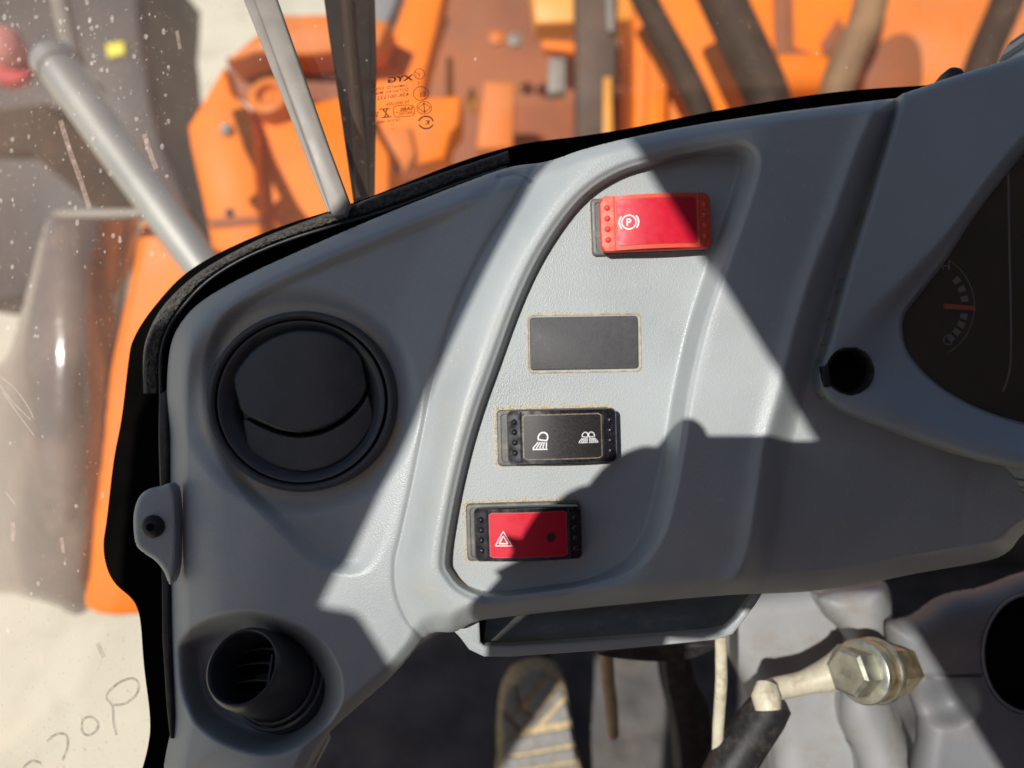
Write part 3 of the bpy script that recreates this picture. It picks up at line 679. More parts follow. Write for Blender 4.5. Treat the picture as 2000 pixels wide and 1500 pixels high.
def tx(s, u, v, px, m_, par, nm, z=Z, rot=0):
    ox, oy, _ = P(u, v, z); a = math.radians(rot)
    V, Q = text(s, px * mm, lambda x, y: (ox + x * math.cos(a) - y * math.sin(a), oy + x * math.sin(a) + y * math.cos(a), z)); mesh(nm, V, Q, m_, par, sm=False)
tx('C', 1840, 674, 30, DIALW, dl, 'dial_letter'); tx('H', 1838, 528, 26, DIALW, dl, 'dial_letter')
arcp = [P(u, v, Z) for u, v in circ(1808, 598, 95, 102, 30, -62, 62)]
V, Q = ribbon(arcp, 0.35, 0.02); mesh('dial_arc', V, Q, DIALW, dl, sm=False)
for a in (-38, -24, -10, 14, 26, 38, 50):
    q = [P(1808 + r * math.cos(math.radians(a + e)), 598 + 1.06 * r * math.sin(math.radians(a + e)), Z) for r, e in ((70, -4), (84, -4), (84, 4), (70, 4))]
    mesh('dial_mark', q, [[0, 1, 2, 3]], DIALW, dl, sm=False)
lp = smooth([(1969, 300), (1971, 460), (1974, 600), (1974, 700), (1968, 740), (1958, 765)], 5, False)
V, Q = ribbon([P(u, v, Z + 0.5) for u, v in lp], 1.0, 0.02); mesh('lens_reflection', V, Q, DIALW, dl, sm=False)  # light curve drawn on the dial as a reflection in the lens
hz = 9.0; hs = (D - hz) / F; hc = P(HC[0], HC[1], hz)
V, Q = lathe([(47 * hs, -6), (47 * hs, 0.6), (45.5 * hs, 1.2), (43 * hs, 0.6), (42 * hs, -8)], hc, (0, 0, 1), 48, 1, 0.96); mesh('socket_ring', V, [q for q in Q if len(q) == 4], RUBBER, ip)
V, Q = lathe([(42.5 * hs, -8), (42 * hs, -5), (34 * hs, -5), (33 * hs, -13), (0, -13)], hc, (-0.05, 0, 1), 48, 1, 0.96); mesh('socket_plug', V, Q, GAP, ip)
V, Q = prism(pp([(1606, 716), (1618, 712), (1622, 735), (1624, 755), (1612, 757), (1607, 740)], 11), 3, .4); mesh('socket_clip', V, Q, RUBBER, ip)
V, Q = lathe([(24 * hs, -8), (24 * hs, 0), (20 * hs, 4), (10 * hs, 6), (0, 6.5)], P(1856, 160, -6), (0, .3, 1), 24)
kn = mesh('hood_peg', V, Q, RUBBER, ip)

# ------------------------------------------------------------------ windscreen
def gz(u, v): return -52 - 26 * np.clip((620 - u) / 620, 0, 2) ** 2 - 10 * np.clip((400 - v) / 400, -1, 2)
GO = np.array([(-330, -330), (2330, -330), (2330, 150), (1800, 195), (1500, 245), (1250, 285), (1000, 345), (700, 455), (480, 545), (380, 620), (345, 720), (340, 900), (345, 1250), (352, 1640), (-330, 1640)], float)
X, Fq, _, _ = hfield(GO, lambda u, v, d: gz(u, v), 20, skirt=0)
ws = thing('windscreen', P(600, 300, -60), 'dusty curved windscreen pane with printed approval marks and a black edge', 'windscreen')
gp = mesh('glass_pane', X, Fq, GLASS, ws)
FO = [(272, 1520), (288, 1462), (293, 1404), (281, 1300), (275, 1222), (268, 1188), (255, 1167), (226, 1141), (209, 1110), (202, 1066), (209, 1010), (222, 900), (238, 813), (252, 697), (260, 664), (281, 626), (315, 582), (353, 542), (402, 508), (472, 473),
      (560, 438), (640, 413), (726, 383), (810, 350), (915, 310), (1020, 281), (1125, 267), (1210, 254), (1300, 236), (1400, 216), (1560, 189), (1680, 175), (1800, 167), (1900, 160)]
FO = smooth(FO, 5, False)
FI = [(1900, 230), (1560, 262), (1300, 300), (1090, 345), (900, 395), (640, 500), (500, 570), (400, 640), (360, 740), (355, 900), (358, 1250), (372, 1520)]
Vf, Ff = strip(FO, np.array(FI[::-1], float), lambda u, v, t: gz(u, v) + 2.0 - 2.0 * (t == 0), 260, 3)
mesh('black_band', Vf, Ff, FRIT, ws)
# printed approval marks, read from outside (mirrored from here)
gz0 = float(gz(770, 200)) + 0.8
def dec(u0, v0, ang=7.0):
    kx = (D - gz0) / F; a = math.radians(ang); ox, oy, _ = P(u0, v0, gz0)
    return lambda x, y: (ox + kx * (-x * math.cos(a) + y * math.sin(a) * -0.5 + y * 0.16), oy + kx * (-x * math.sin(a) + y * math.cos(a)), gz0)
def dtext(s, u, v, px, bold=0.0, squeeze=1.0):
    pl = dec(u, v); V, Q = text(s, px, lambda x, y: pl(x * squeeze, y), bold=bold); mesh('glass_marking', V, Q, INK, ws, sm=False)
def z6(x, y): return 680 + x / 8.335, 100 + y / 8.335
for s, x, y, px, bo, sq in (('XYG', 1045, 468, 15.5, 0.55, 1.55), ('LAMINATED  E000036', 962, 575, 7.8, 0.05, 0.98), ('DOT563 AS1 M669', 980, 645, 8.6, 0.05, 0.98),
                        ('43R-001532', 990, 730, 10.5, 0.06, 1.22), ('TIS 2602-2556', 1000, 840, 8.2, 0.05, 0.95), ('SABS', 1055, 952, 9.5, 0.25, 1.25), ('APPROVED', 1068, 1018, 6.0, 0.05, 1.02),
                        ('SNI', 490, 1062, 14.0, 0.2, 0.75), ('OCP Nº 0009', 845, 1138, 8.0, 0.04, 1.0), ('17', 745, 1215, 7.5, 0.04, 0.8), ('***', 755, 1290, 7.0, 0.0, 0.9), ('E1', 1262, 735, 14.5, 0.0, 0.95), ('K', 1325, 1190, 13, 0.4, 1.0), ('II', 1160, 545, 9, 0.0, 0.8)):
    u, v = z6(x, y); dtext(s, u, v, px, bo, sq)
def dline(pts, w_, closed=False):
    q = [P(*z6(x, y), gz0) for x, y in pts]; V, Q = ribbon(q, w_ * (D - gz0) / F / 8.335, 0.0, closed); mesh('glass_marking', V, Q, INK, ws, sm=False)
dline(circ(1158, 370, 86, 84), 9, True); dline([(1072, 335), (1110, 345), (1150, 390), (1165, 352), (1150, 440), (1095, 400), (1075, 395)], 9)
dline(circ(1185, 688, 124, 112), 11, True); dline(circ(1238, 922, 118, 102), 11, True); dline([(1235, 845), (1140, 925), (1245, 1000), (1335, 912)], 16, True); dline([(1232, 840), (1246, 1003)], 18)
dline(circ(1268, 1160, 118, 100, 24, 190, 350), 24); dline(circ(1268, 1160, 118, 100, 24, 20, 160), 24)
dline(circ(325, 492, 122, 84), 10, True)
for cx_ in (250, 315, 385): dline(circ(cx_, 494, 42, 46, 18, -120, 120), 16)
dline([tuple(q) for q in smooth([(735, 930), (780, 895), (900, 880), (1020, 880), (1070, 905), (1085, 980), (1050, 1045), (900, 1065), (780, 1068), (745, 1030)], 4)], 10, True); dline([(750, 1000), (1065, 975)], 7)
dline([(505, 945), (675, 930)], 14); dline([(540, 1085), (710, 1065)], 14); dline([(570, 945), (605, 1005), (635, 935)], 26); dline([(590, 1080), (625, 1010), (660, 1070)], 26)
# dried drops, streaks, finger writing on the pane
def gpt(u, v, e=1.0): return P(u, v, float(gz(u, v)) + e)
V, Fs = [], []
for i in range(460):
    if i < 300: u, v = random.uniform(0, 330) ** 1.0, min(abs(random.gauss(0, 260)), 640)
    elif i < 390: u, v = random.uniform(0, 260), random.uniform(400, 1240)
    else: u, v = random.uniform(330, 1750), random.uniform(0, 260)
    if u > 200 and v > 520: continue
    ru = random.choice([0.7, 0.9, 1.1, 1.3, 1.6, 2.2, 4]) * random.uniform(.7, 1.1) * (0.6 if i > 390 else 1); rv_ = ru * random.uniform(1.0, 1.7); k0 = len(V); n = 9
    V.append(gpt(u, v)); V += [gpt(u + ru * math.cos(6.283 * k / n) * random.uniform(.8, 1.1), v + rv_ * math.sin(6.283 * k / n) * random.uniform(.8, 1.1)) for k in range(n)]
    Fs += [[k0, k0 + 1 + k, k0 + 1 + (k + 1) % n] for k in range(n)]
tag(mesh('dried_drops', V, Fs, SPOT, ws, sm=False), kind='stuff')
for pts, w_ in (([(118, 235), (135, 290), (160, 360), (175, 408)], 10), ([(282, 262), (292, 295), (305, 330)], 10), ([(345, 60), (348, 75), (352, 96)], 7), ([(24, 1020), (26, 1040), (24, 1058)], 9),
               ([(120, 1050), (124, 1080)], 7), ([(78, 1275), (84, 1298)], 9), ([(190, 1255), (203, 1284)], 9)):
    V, Q = ribbon([gpt(u, v) for u, v in smooth(pts, 4, False)], w_ * 0.25, 0); mesh('dried_streak', V, Q, STREAK, ws, sm=False)
for pts in ([(0, 735), (30, 760), (55, 795), (66, 818)], [(0, 752), (25, 785), (60, 820)], [(5, 765), (40, 815), (66, 850)], [(10, 960), (30, 985)]):
    V, Q = ribbon([gpt(u, v) for u, v in smooth(pts, 4, False)], 0.5, 0); mesh('scratch', V, Q, SPOT, ws, sm=False)
for pts, cl in (([(228, 1436), (222, 1410), (220, 1380), (209, 1365), (212, 1352), (235, 1332), (260, 1325), (271, 1337), (266, 1357), (245, 1374), (222, 1377)], False),
                ([(160, 1416), (164, 1404), (178, 1400), (191, 1410), (190, 1424), (177, 1435), (163, 1432)], True), ([(92, 1448), (110, 1434), (130, 1436), (132, 1460), (122, 1485)], False), ([(45, 1500), (62, 1486), (80, 1490)], False)):
    V, Q = ribbon([gpt(u, v) for u, v in smooth(pts, 4, cl)], 1.3, 0, cl); mesh('finger_writing', V, Q, FINGER, ws, sm=False)
# foam strip and the rubber bead between pane and dash
fo = [(280, 768), (280, 690), (293, 642), (320, 596), (368, 548), (420, 512), (500, 470), (580, 438), (660, 409), (740, 381), (840, 345), (920, 318), (992, 294)]
fi = [(312, 769), (312, 700), (323, 652), (350, 604), (400, 549), (470, 504), (560, 466), (650, 438), (720, 418), (800, 391), (900, 353), (996, 318)]
X, Fq = strip(smooth(fo, 5, False), smooth(fi, 5, False), lambda u, v, t: -42 + 10 * (max(0.0, 1 - (2 * t - 1) ** 8)) + 0.9 * (random.random() - .5), 420, 12)
fm_ = mesh('foam_strip', X, Fq, FOAM, None); tag(fm_, 'worn dark foam sealing strip packed between the windscreen edge and the dash', 'foam strip')
bead = smooth([(316, 960), (313, 860), (314, 770), (314, 700), (325, 652), (352, 606), (402, 552), (472, 507), (562, 469), (652, 441), (722, 421), (802, 394), (902, 356), (990, 326)], 5, False)
V, Q = tube([P(u, v, -31) for u, v in bead], 0.75, 8); bd = mesh('rubber_bead', V, Q, RUBBER, None); tag(bd, 'thin black rubber bead running along the inside of the foam strip', 'seal')

# grey strip and black blade by the pane
gs = thing('trim_strip', P(668, 415, -20), 'weathered grey plastic strip leaning on the pane, its end on the black seal', 'strip')
c0, c1 = P(487, -40, -50), P(664, 412, -27)
def bar(pL, pR, th, bev=0.6): return prism(pL + pR[::-1], th, bev)
lz = lambda t: -46 + 20 * t
L_ = [P(452 + (640 - 452) * t, -60 + (415 + 60) * t, lz(t)) for t in (0, .25, .5, .75, 1)]
M_ = [P(476 + (647 - 476) * t, -60 + (412 + 60) * t, lz(t)) for t in (0, .25, .5, .75, 1)]
N_ = [P(520 + (682 - 520) * t, -60 + (402 + 60) * t, lz(t)) for t in (0, .25, .5, .75, 1)]
mesh('edge_lip', *bar(L_, M_, 3), STRIP, gs)
N2 = N_[:-1] + [P(683, 398, -26), P(676, 420, -26), P(655, 426, -26)]
mesh('strip_body', *prism([(p[0], p[1], p[2] + 1.6) for p in M_[:-1]] + [(*P(648, 418, -26)[:2], -24.4)] + [(p[0], p[1], p[2] + 1.6) for p in N2[::-1]], 5, 0.9), STRIP, gs)
wb = thing('wiper', P(700, 200, -75), 'black wiper blade standing outside behind the printed marks', 'wiper')
q = [(624, -60), (640, 60), (664, 220), (690, 400), (722, 392), (724, 250), (726, 100), (722, -60)]
mesh('blade', *prism(pp(q, -82, 0), 14, 1.5), mat('wiper_rubber', (0.006, 0.006, 0.006), 0.7, var=0.3, spec=0.12, dirt=(0.05, 0.045, 0.04), dirt_amt=0.3, dirt_scale=60), wb)
mesh('blade_holder', *tube([P(672, -60, -80), P(684, 100, -80), P(700, 260, -80), P(707, 388, -80)], 3.2, 10), HOSE, wb)

# ================================================================== UNDER THE DASH
def fl(x, y, z=-0.50): return (x, y, z)                          # world offsets (m) from ORG
def wmesh(name, V, Fc, m, sm=False):
    me = bpy.data.meshes.new(name); me.from_pydata([tuple(ORG + Vector(v)) for v in V], [], Fc); me.materials.append(m)
    me.polygons.foreach_set('use_smooth', [sm] * len(me.polygons))
    o = bpy.data.objects.new(name, me); COL.objects.link(o); return o
def boxv(x0, x1, y0, y1, z0, z1):
    V = [(x, y, z) for z in (z0, z1) for y in (y0, y1) for x in (x0, x1)]
    return V, [[0, 2, 3, 1], [4, 5, 7, 6], [0, 1, 5, 4], [2, 6, 7, 3], [0, 4, 6, 2], [1, 3, 7, 5]]
FZ = -0.56
tag(wmesh('cab_floor', *boxv(-0.25, 0.75, -0.9, 0.33, FZ - 0.03, FZ), MATT), kind='structure')
tag(wmesh('cab_front_wall', *boxv(-0.25, 0.75, 0.25, 0.28, FZ + 0.002, -0.35), MATT), kind='structure')
tag(wmesh('cab_rear_wall', *boxv(-0.70, 1.20, -1.00, -0.95, FZ, 0.42), CABM), kind='structure')
tag(wmesh('cab_right_wall', *boxv(0.95, 1.00, -0.94, 0.20, FZ, 0.45), CABM), kind='structure')
# pedal: rubber pad with raised treads
pz = -380
pd = thing('pedal', P(1050, 1420, pz - 20), 'worn rubber foot pedal with sandy tread grooves on the cab floor', 'pedal')
po = [(1040, 1301), (1072, 1302), (1097, 1322), (1110, 1370), (1121, 1450), (1134, 1560), (976, 1560), (971, 1480), (970, 1410), (979, 1352), (1002, 1314)]
X, Fq = pillow(po, pz, 6, 14, 4, 20); mesh('pad', X, Fq, mat('pad_sand', (0.46, 0.36, 0.21), 0.9, var=0.3, vscale=200, bump=0.5, bscale=900, spec=0.1), pd)
tr = [[(1040, 1310), (1062, 1310), (1066, 1318), (1024, 1374), (1014, 1360), (1012, 1330)], [(1072, 1320), (1090, 1332), (1050, 1392), (1032, 1380)], [(1094, 1342), (1100, 1360), (1042, 1424), (1030, 1418), (1056, 1394)],
      [(1008, 1340), (1018, 1384), (1000, 1404), (984, 1380), (990, 1352)], [(1022, 1390), (1044, 1400), (1022, 1424), (1006, 1410)], [(982, 1392), (998, 1410), (1020, 1430), (984, 1438)], [(1104, 1372), (1112, 1408), (1064, 1416)],
      [(986, 1446), (1060, 1434), (1112, 1424), (1118, 1452), (1094, 1458), (1024, 1472), (984, 1474)], [(984, 1482), (1018, 1480), (1096, 1466), (1120, 1464), (1124, 1486), (1100, 1490), (1026, 1502), (982, 1506)], [(982, 1514), (1026, 1510), (1124, 1494), (1130, 1545), (982, 1550)]]
for q in tr:
    mesh('tread', *prism(pp(q, pz + 3.0), 4, 1.0), PEDR, pd)
mesh('pedal_arm', *tube([P(1050, 1500, pz - 12), P(1060, 1300, pz - 60), P(1070, 1180, pz - 60)], 9, 10), RUBBER, pd)
rd = thing('lever_rod', P(1194, 1430, -300), 'rusty tan rod hanging below the storage tray, right of the pedal', 'rod')
mesh('shaft', *tube([P(1184, 1270, -170), P(1188, 1330, -190), P(1194, 1380, -205), P(1197, 1436, -215)], [4.5, 4.5, 4.6, 4.2], 10), MATS.get('rust') or mat('rust', (0.33, 0.24, 0.15), 0.8, var=0.3, vscale=60), rd)
# dark lever arm and its plate
la = thing('control_lever', P(1340, 1400, -250), 'bent black steel arm hanging under the right end of the tray', 'lever')
mesh('arm', *prism(pp([(1300, 1280), (1345, 1268), (1362, 1330), (1392, 1400), (1400, 1560), (1340, 1560), (1318, 1420), (1300, 1340)], -230, 4), 26, 3), RUBBER, la)
mesh('pivot_plate', *prism(pp([(1165, 1276), (1280, 1262), (1390, 1258), (1398, 1268), (1330, 1292), (1230, 1290)], -120, 3), 10, 1), RUBBER, la)
cw = thing('cable', P(1405, 1400, -90), 'thin cream cable hanging straight down beside the steering column', 'cable')
mesh('sheath', *tube([P(1408, 1240, -70), P(1409, 1330, -76), P(1403, 1420, -80), P(1398, 1560, -80)], [3.0, 3.1, 3.0, 2.7], 10), CREAM, cw)

# steering column
sc_ = thing('steering_column', P(1700, 1350, -140), 'dusty grey steering column cover with a round opening under the instrument pod', 'steering column')
mesh('left_cover', *pillow([(1400, 1168), (1560, 1140), (1700, 1130), (1736, 1150), (1742, 1230), (1730, 1290), (1752, 1380), (1786, 1460), (1792, 1560), (1540, 1560), (1500, 1440), (1450, 1330), (1404, 1240)], -150, 24, 60, 6, 6), COLM, sc_)
mesh('bulge', *pillow([(1600, 1160), (1700, 1140), (1735, 1160), (1740, 1260), (1700, 1290), (1660, 1270), (1640, 1230), (1610, 1200)], -124, 22, 45, 5, 20), COLM, sc_)
mesh('gaiter', *pillow([(1650, 1330), (1720, 1330), (1752, 1400), (1780, 1480), (1784, 1560), (1690, 1560), (1672, 1480), (1640, 1400)], -122, 22, 55, 5, 20), COLM, sc_)
cvr = [(1728, 1222), (1752, 1208), (1780, 1200), (1830, 1166), (1900, 1150), (2080, 1138), (2080, 1560), (1800, 1560), (1788, 1400), (1744, 1300)]
def cv_z(u, v, d):
    r = np.hypot((u - 2012) / 92, (v - 1276) / 116)
    seam = np.exp(-((v - 1322 + 0.04 * (u - 1810)) / 2.5) ** 2) * S(1800, 1815, u) * S(1925, 1915, u)
    return -96 - 26 * (1 - np.sqrt(np.clip(1 - (1 - np.clip(d / 60, 0, 1)) ** 2, 0, 1))) - 60 * S(1.03, 0.97, r) - 3 * seam - 14 * S(60, 0, np.hypot((u - 1850) / 1.2, v - 1372))
X, Fq, _, _ = hfield(smooth(cvr, 5), cv_z, 4, skirt=0); mesh('right_cover', X, Fq, COLD, sc_)
hp = [P(u, v, -96) for u, v in circ(2012, 1276, 92, 116, 48)]
mesh('opening_ring', *tube(hp + hp[:1], 0.8, 8), COLD, sc_)
mesh('opening_bore', *prism([P(u, v, -120) for u, v in circ(2012, 1276, 94, 118, 40)], 2), GAP, sc_)
# adjusting lever with its bolt
bl_ = thing('column_lever', P(1600, 1340, -85), 'plated steel clamp lever with hex bolt and black rubber grip on the steering column', 'lever')
A0 = Vector(P(1652, 1314, -74)); A1 = Vector(P(1830, 1300, -112)); ax = (A1 - A0).normalized()
hexp = lambda r, h0, h1: lathe([(r * .80, h0), (r * .86, h0), (r * .86, h1)] if False else [(r * .74, h0), (r * .86, h0 + 1.4), (r * .86, h1)], A0, ax, 6)
mesh('bolt_head', *hexp(14.2, 0, 11.5), STEEL, bl_, sm=False)
mesh('head_mark', *join([text('8.8', 5, lambda x, y: tuple(A0 - ax * 0.25 + basis(ax)[0] * (x - 3.5) * -1 + basis(ax)[1] * (y - 2))) ]), STEEL, bl_, sm=False)
mesh('washer', *lathe([(8, 11.5), (15.5, 11.5), (16.2, 12.2), (16.2, 14.0), (15.5, 14.6), (8, 14.6)], A0, ax, 40), STEEL, bl_)
mesh('lever_eye', *lathe([(8, 14.8), (15.0, 14.8), (15.6, 16), (15.6, 20.5), (15, 21.5), (8, 21.5)], A0, ax, 40), ZINC, bl_)
mesh('washer', *lathe([(8, 21.7), (16.2, 21.7), (16.8, 22.4), (16.8, 24.5), (16.2, 25.2), (8, 25.2)], A0, ax, 40), STEEL, bl_)
mesh('bolt_shank', *lathe([(11, 25.2), (14, 25.2), (14, 39), (12, 48)], A0, ax, 6), ZINC, bl_, sm=False)
arm = smooth([(1662, 1300), (1620, 1318), (1560, 1336), (1515, 1346), (1498, 1358), (1496, 1378)], 5, False)
mesh('ferrule', *tube([P(1498, 1338, -84), P(1496, 1362, -80), P(1500, 1386, -78)], [5.5, 7.6, 6.6], 14), CREAM, bl_)
n_ = len(arm); mesh('lever_arm', *tube([P(u, v, -92 + 4 * i / n_) for i, (u, v) in enumerate(arm)], [12 - 6.0 * min(1, i / (n_ * .35)) for i in range(n_)], 14), CREAM, bl_)
mesh('grip', *tube([P(1517, 1360, -86), P(1512, 1369, -86), P(1495, 1395, -85), P(1462, 1440, -82), P(1430, 1490, -78), P(1395, 1560, -74)], [5.5, 9.8, 11, 11.6, 11.8, 11.8], 16), RUBBER, bl_)
tag(bl_, None)

# ================================================================== OUTSIDE, SEEN THROUGH THE PANE
def pr(nm, px, z, th, m, par, sm=3, bev=6): return mesh(nm, *prism(pp(px, z, sm), th, bev), m, par)
z1 = -900
# loader arm on the left
lo = thing('loader_boom', P(560, 300, z1), 'orange loader arm with a bolted side plate and pivot boss, left of the wiper', 'loader arm')
pr('side_plate', [(436, 128), (412, 170), (386, 214), (366, 246), (370, 280), (386, 350), (402, 424), (420, 520), (520, 520), (508, 440), (500, 340), (494, 260), (478, 205), (452, 180)], z1, 40, ORANGE, lo, 0)
pr('main_beam', [(488, 205), (560, 215), (690, 180), (760, 300), (760, 480), (516, 480), (506, 400), (498, 300)], z1 - 40, 160, ORANGE, lo, 0)
pr('top_plate', [(440, 120), (470, 92), (548, 28), (640, 26), (760, 40), (740, 90), (600, 108), (500, 102)], z1 - 60, 300, SALMON, lo, 0)
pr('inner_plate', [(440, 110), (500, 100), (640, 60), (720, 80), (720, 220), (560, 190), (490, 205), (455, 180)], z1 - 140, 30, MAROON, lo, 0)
bb = Vector(P(530, 196, z1 - 30))
mesh('pivot_boss', *lathe([(34, -30), (36, 14), (30, 18), (20, 16), (19, 4), (0, 4)], bb, (-.1, .35, 1), 28), SALMON, lo)
mesh('bolt', *lathe([(11, -4), (11, 8), (9, 10), (0, 10)], P(445, 257, z1), (-.2, .2, 1), 6), STEEL, lo, sm=False)
mesh('bolt', *lathe([(8, -4), (8, 4), (0, 4)], P(449, 416, z1), (-.2, .2, 1), 6), DARK, lo, sm=False)
pr('edge_bar', [(404, 426), (506, 420), (510, 436), (412, 446)], z1 + 6, 20, MAROON, lo, 0, 3)
# arm crossing behind the marks
a2 = thing('lift_arm', P(800, 100, -1050), 'slanting orange lift arm rising behind the printed marks on the pane', 'loader arm')
pr('arm_plate', [(726, 160), (752, 110), (806, -40), (872, -40), (852, 60), (834, 130), (820, 210), (812, 330), (720, 330)], -1050, 70, ORANGE, a2, 0)
pr('foot', [(724, 200), (812, 190), (900, 186), (898, 240), (880, 262), (868, 310), (720, 340)], -1000, 90, ORANGE, a2, 0)
pr('foot_gusset', [(735, 250), (800, 245), (812, 300), (790, 340), (735, 340)], -985, 12, SALMON, a2, 0)
# hydraulic cylinder
cy = thing('hydraulic_cylinder', P(300, 320, -500), 'silver hydraulic cylinder slanting across the left of the windscreen view', 'cylinder')
mesh('barrel', *tube([P(114, 130, -560), P(214, 270, -540), P(300, 388, -520), P(438, 580, -490)], [24, 23, 22, 20], 28), CHROME, cy)
mesh('end_cap', *tube([P(104, 116, -562), P(118, 136, -558)], [26, 26], 28), CHROME, cy)
mesh('piston_rod', *tube([P(106, -60, -600), P(124, 30, -590), P(148, 130, -565)], [11, 11, 11], 16), STRIP, cy)
# dark bucket at the upper left
bk = thing('loader_bucket', P(150, 250, -1500), 'dark steel bucket at the upper left with a yellow label', 'bucket')
pr('shell', [(-200, -150), (240, -150), (276, 10), (284, 90), (296, 150), (304, 210), (322, 280), (350, 350), (372, 420), (330, 520), (-200, 560)], -1500, 320, DARK, bk, 3, 20)
pr('label_plate', [(206, 86), (240, 80), (244, 104), (210, 112)], -1490, 8, YELL, bk, 0, 2)
pr('tooth_bar', [(-200, 118), (60, 112), (126, 92), (128, 104), (60, 126), (-200, 136)], -1480, 30, SALMON, bk, 0, 3)
pr('rib', [(-200, 240), (90, 200), (250, 330), (330, 460), (300, 500), (60, 300), (-200, 300)], -1470, 30, HOSE, bk, 0, 8)
rc_ = thing('marker_lamp', P(0, 100, -1300), 'blurred pink and red round lamp at the left edge beside the cylinder', 'lamp')
mesh('lens', *lathe([(40, -30), (42, 0), (30, 20), (0, 26)], P(4, 84, -1300), (0.2, 0.2, 1), 28), MATS.get('pinkl') or mat('pinkl', (0.55, 0.20, 0.18), 0.4), rc_)
mesh('base', *lathe([(44, -60), (46, -30), (0, -30)], P(2, 108, -1300), (0.2, 0.2, 1), 28), REDX, rc_)
# grey lamp housing and orange mudguard on the left
mg = thing('mudguard', P(250, 800, -420), 'bright orange mudguard edge running down the left of the windscreen', 'mudguard')
gd = [(286, 428), (262, 520), (244, 600), (222, 700), (206, 790), (194, 900), (186, 1010), (178, 1110), (174, 1190), (300, 1192), (460, 1100), (460, 600), (372, 522), (330, 478)]
olg = smooth(gd, 4)
X, Fq, _, _ = hfield(olg, lambda u, v, d: -600 - 8 * (1 - np.sqrt(np.clip(1 - (1 - np.clip(d / 14, 0, 1)) ** 2, 0, 1))), 6, skirt=60)
mesh('guard_skin', X, Fq, ORANGE, mg)
hl = thing('lamp_housing', P(120, 800, -600), 'rounded grey lamp housing left of the orange mudguard', 'housing')
ho = [(112, 412), (200, 408), (276, 414), (276, 480), (258, 600), (240, 720), (226, 850), (214, 1000), (200, 1130), (160, 1200), (100, 1180), (30, 1160), (-60, 1120), (-60, 780), (10, 700), (32, 640), (60, 540), (84, 450)]
X, Fq, _, _ = hfield(smooth(ho, 4), lambda u, v, d: -560 - 70 * ((u - 112) / 120) ** 2 - 50 * ((v - 760) / 380) ** 2 - 14 * (1 - np.clip(d / 24, 0, 1)) ** 2, 7, skirt=80)
mesh('shell', X, Fq, LAMPG, hl)
V, Q = prism(pp([(112, 408), (270, 406), (284, 414), (276, 424), (120, 426)], -545, 3), 12, 3); mesh('rim', V, Q, STRIP, hl)
# front frame behind: chassis with its shade painted in as dark maroon
fr_ = thing('machine_chassis', P(1050, 150, -1500), 'chassis frame with its shade painted in maroon, with stacked steel boxes, in the middle of the view', 'chassis')
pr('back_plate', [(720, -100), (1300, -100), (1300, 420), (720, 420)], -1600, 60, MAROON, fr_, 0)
pr('cross_beam', [(1036, -40), (1250, -40), (1250, 38), (1046, 46)], -1350, 80, AMBER, fr_, 0)
pr('step_box', [(946, 158), (1006, 160), (1002, 290), (930, 290)], -1250, 60, SALMON, fr_, 0)
pr('bracket', [(1058, 78), (1128, 82), (1130, 104), (1062, 94)], -1300, 30, ORANGE, fr_, 0, 3)
pr('valve_block', [(1072, 112), (1104, 110), (1106, 178), (1070, 182)], -1300, 40, STRIP, fr_, 0, 4)
pr('post', [(1124, -40), (1208, -40), (1206, 60), (1202, 160), (1196, 290), (1126, 290), (1128, 100)], -1200, 70, BROWN, fr_, 0)
pr('strip', [(1180, 150), (1194, 150), (1198, 280), (1178, 280)], -1185, 8, AMBER, fr_, 0, 2)
pr('strip', [(1184, -20), (1198, -20), (1200, 60), (1188, 60)], -1185, 8, STRIP, fr_, 0, 2)
pr('bar', [(872, 110), (884, 110), (886, 190), (870, 190)], -1240, 14, AMBER, fr_, 0, 3)
mesh('cap', *lathe([(8, -10), (15, 0), (12, 18), (0, 26)], P(922, 200, -1250), (0, .2, 1), 20, 0.8, 1.9), AMBER, fr_)
pr('upper_panel', [(720, -80), (802, -80), (770, 20), (736, 90), (720, 100)], -1400, 40, COLD, fr_, 0)
mesh('fitting', *lathe([(16, -10), (18, 0), (0, 8)], P(970, 72, -1400), (0, .3, 1), 16), SALMON, fr_)
mesh('fitting', *lathe([(16, -10), (18, 0), (0, 8)], P(1005, 76, -1400), (0, .3, 1), 16), STRIP, fr_)
# bright orange panel with hoses at the right
op = thing('front_axle_housing', P(1550, 150, -1300), 'bright orange boom body with a cylinder boss behind the black hoses', 'boom')
pr('body_panel', [(1240, -120), (2300, -200), (2300, 330), (1700, 420), (1240, 420)], -1300, 200, ORANGE, op, 0)
pr('left_flange', [(1268, 80), (1292, 72), (1304, 130), (1300, 300), (1262, 300)], -1250, 40, ORANGE, op, 0)
mesh('boss', *tube([P(1500, 150, -1215), P(1560, 148, -1215), P(1612, 150, -1215)], [40, 42, 38], 26), ORANGE, op)
pr('side_panel', [(1700, -120), (2300, -200), (2300, 330), (1690, 420)], -1240, 50, SALMON, op, 0)
pr('recess', [(1510, -80), (1548, -80), (1552, 90), (1586, 104), (1580, 112), (1520, 112), (1514, 60)], -1285, 10, MAROON, op, 0, 2)  # raised dark plate, its colour painting a shaded recess
pr('shade_plate', [(1640, 30), (1650, 60), (1636, 90), (1612, 110), (1606, 80)], -1285, 10, MAROON, op, 0, 2)  # dark plate laid on the panel to paint a patch of shade
pr('boss_cover', [(1690, 170), (1700, 110), (1730, 76), (1768, 62), (1796, 84), (1804, 130), (1800, 175), (1760, 260), (1690, 260)], -1200, 40, MAROON, op, 3)
